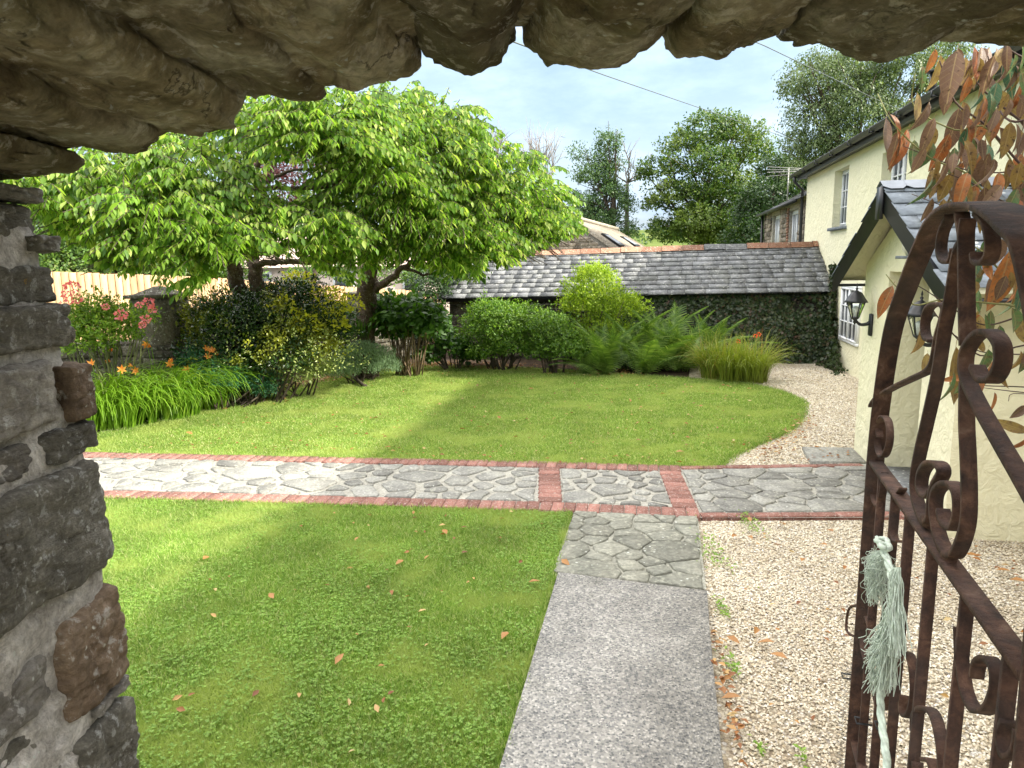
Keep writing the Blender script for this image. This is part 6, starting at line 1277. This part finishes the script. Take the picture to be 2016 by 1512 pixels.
bg_tree('hedgerow_tree', 'loose green shrubby growth behind the fence between the cherry trunks', (PY(640, 540, 20).x, 20), [(590, 545, 19.5, (.5, .5, .3)), (640, 530, 20, (.7, .6, .4)), (780, 545, 20.5, (.7, .6, .35)), (700, 500, 21, (.9, .7, .5)), (820, 540, 20.5, (.5, .5, .3))], 3000, .09, LM['hedge'], .07)
bg_tree('distant_hedge', 'line of small trees along the skyline behind the barn', (PY(1080, 440, 50).x, 50), [(1080, 430, 50, (1.5, 1.2, .7)), (1130, 420, 48, (1.2, 1, .6)), (1250, 470, 44, (1.0, 1, .5)), (1000, 430, 50, (2.5, 1.5, 1.2)), (900, 440, 52, (3, 2, 1.2)), (760, 450, 50, (4, 2, 1.4))], 6500, .2, LM['ash'], .2)

# ---- fallen leaves ----
DL = T_leaf(.5, .12)
def litter(P, s0, s1, z0=.024):
    n = len(P); a = rng.random(n)*6.28; D = np.stack([np.cos(a), np.sin(a), rng.normal(.1, .15, n)], 1); mb = MB(); P = P.copy(); P[:, 2] += z0+rng.uniform(0, .012, n); cloud(mb, DL, P, D, V3(0, 0, 1)+rng.normal(0, .3, (n, 3)), rng.uniform(s0, s1, n)); return mb
Q = []
ed = [(-6.5, 10.9), (-6.3, 11.7), (-5.8, 12.9), (-5.1, 14.1), (-4.2, 14.35), (-2.85, 14.25), (-1.4, 14.0), (-.25, 13.6)]
for i in range(len(ed)-1):
    n = 560 if 1 <= i <= 4 else 170; t = rng.random(n); Q.append(np.stack([ed[i][0]*(1-t)+ed[i+1][0]*t+rng.normal(.05, .17, n), ed[i][1]*(1-t)+ed[i+1][1]*t+rng.normal(-.05, .2, n)], 1))
Q.append(sample(420, -6, 1.5, 8, 13.5)); n = 90; Q.append(np.stack([rng.normal(.415, .016, n), rng.uniform(2.2, 4.0, n)], 1)); n = 170; t_ = rng.random(n); Q.append(np.stack([.95+1.1*t_**.7+rng.normal(.1, .08, n), 7.7+2.4*t_+rng.normal(0, .08, n)], 1)); Q.append(sample(110, .6, 3.4, 2.4, 5.7)); Q.append(sample(60, 1, 2.2, 7.7, 8.5)); n = 90; Q.append(np.stack([rng.uniform(-6, .6, n), rng.normal(7.5, .14, n)], 1)); Q.append(sample(60, -3, -.7, 2.5, 5.7))
P = toworld(np.concatenate(Q), .004); P = P[inview(P)]; tag(litter(P, .026, .06).build('leaf_litter', LM['dead'], None), 'drift of small brown leaves along the border and paths', 'leaf litter', kind='stuff')
SPOT = {'dry curled orange brown leaf lying on the lawn beyond the brick path': [(700, 800), (560, 795), (870, 800), (985, 830), (1110, 795), (1160, 808), (1260, 836), (1350, 760), (1430, 790), (745, 826), (1040, 770), (1205, 905), (520, 838), (450, 810), (620, 765), (800, 770), (905, 850), (1300, 780), (1480, 770), (660, 845), (1180, 740), (940, 765), (1330, 895), (1120, 880), (1375, 805), (1240, 790), (770, 885), (380, 860), (590, 872), (1010, 866)],
 'rusty fallen leaf lying on the front gravel right of the concrete path': [(1478, 1035), (1450, 1060), (1470, 1065), (1545, 1042), (1640, 1055), (1612, 1080), (1585, 1110), (1490, 1245), (1430, 1262), (1525, 1275), (1420, 1385), (1550, 1310), (1900, 1100), (1960, 1130), (1985, 1150)],
 'fallen leaf lying on the near lawn in the shade': [(795, 1110), (400, 1110), (1040, 1158), (540, 1190), (1000, 1255), (880, 1060), (660, 1320), (1105, 1112)]}
for la, L_ in SPOT.items():
    for u, v in L_:
        p = G(u, v, .004); s_ = MB(); s_ = litter(np.array([[0, 0, 0.]]), .075, .105, .03); tag(s_.build('fallen_leaf', LM['dead'], None), la, 'leaf', la.replace('fallen leaf', 'fallen leaves').replace('leaf', 'leaves', 1) if False else 'fallen leaves: '+la.split(' on ')[1]).location = (p.x, p.y, p.z)
# weeds at the slab edge
for i, (u, v, la) in enumerate(((1400, 1090, 'small weeds on the gravel edge beside the crazy paving'), (1420, 1200, 'weed tuft at the right edge of the concrete slab near its far end'), (1440, 1312, 'weed tuft half way along the concrete slab edge'), (1500, 1480, 'tiny weed seedling in the gravel near the gate'), (1580, 1495, 'bright green seedling in the gravel closest to the gate foot'), (1480, 1035, 'low weeds at the front edge of the brick path'))):
    p = G(u, v); n = (160, 60, 60, 22, 20, 120)[i]; sp_ = (.16, .05, .05, .02, .02, .12)[i]; t = thing('weed', la, 'plant', p); a = rng.random(n)*6.28; O = np.array(p)+np.stack([rng.normal(0, sp_*.35, n), rng.normal(0, sp_*1.3, n), rng.uniform(0, .03, n)], 1)
    mb = MB(); cloud(mb, TSM, O, np.stack([np.cos(a), np.sin(a), rng.uniform(.1, .9, n)], 1), V3(0, 0, 1)+rng.normal(0, .3, (n, 3)), rng.uniform(.015, .035, n)); tag(mb.build('leaves', LM['clover'], t), kind='stuff')
# protruding root at the lawn edge
rt_ = thing('tree_root', 'gnarled surface root at the lawn edge in front of the rosemary mound', 'root', G(705, 755)); mb = MB(); limb(mb, [G(690, 735, -.02), G(700, 745, .03), G(712, 755, .05), G(722, 762, -.02)], .03, .035, 7, 4, .008); mb.build('root', M_BARK2, rt_)
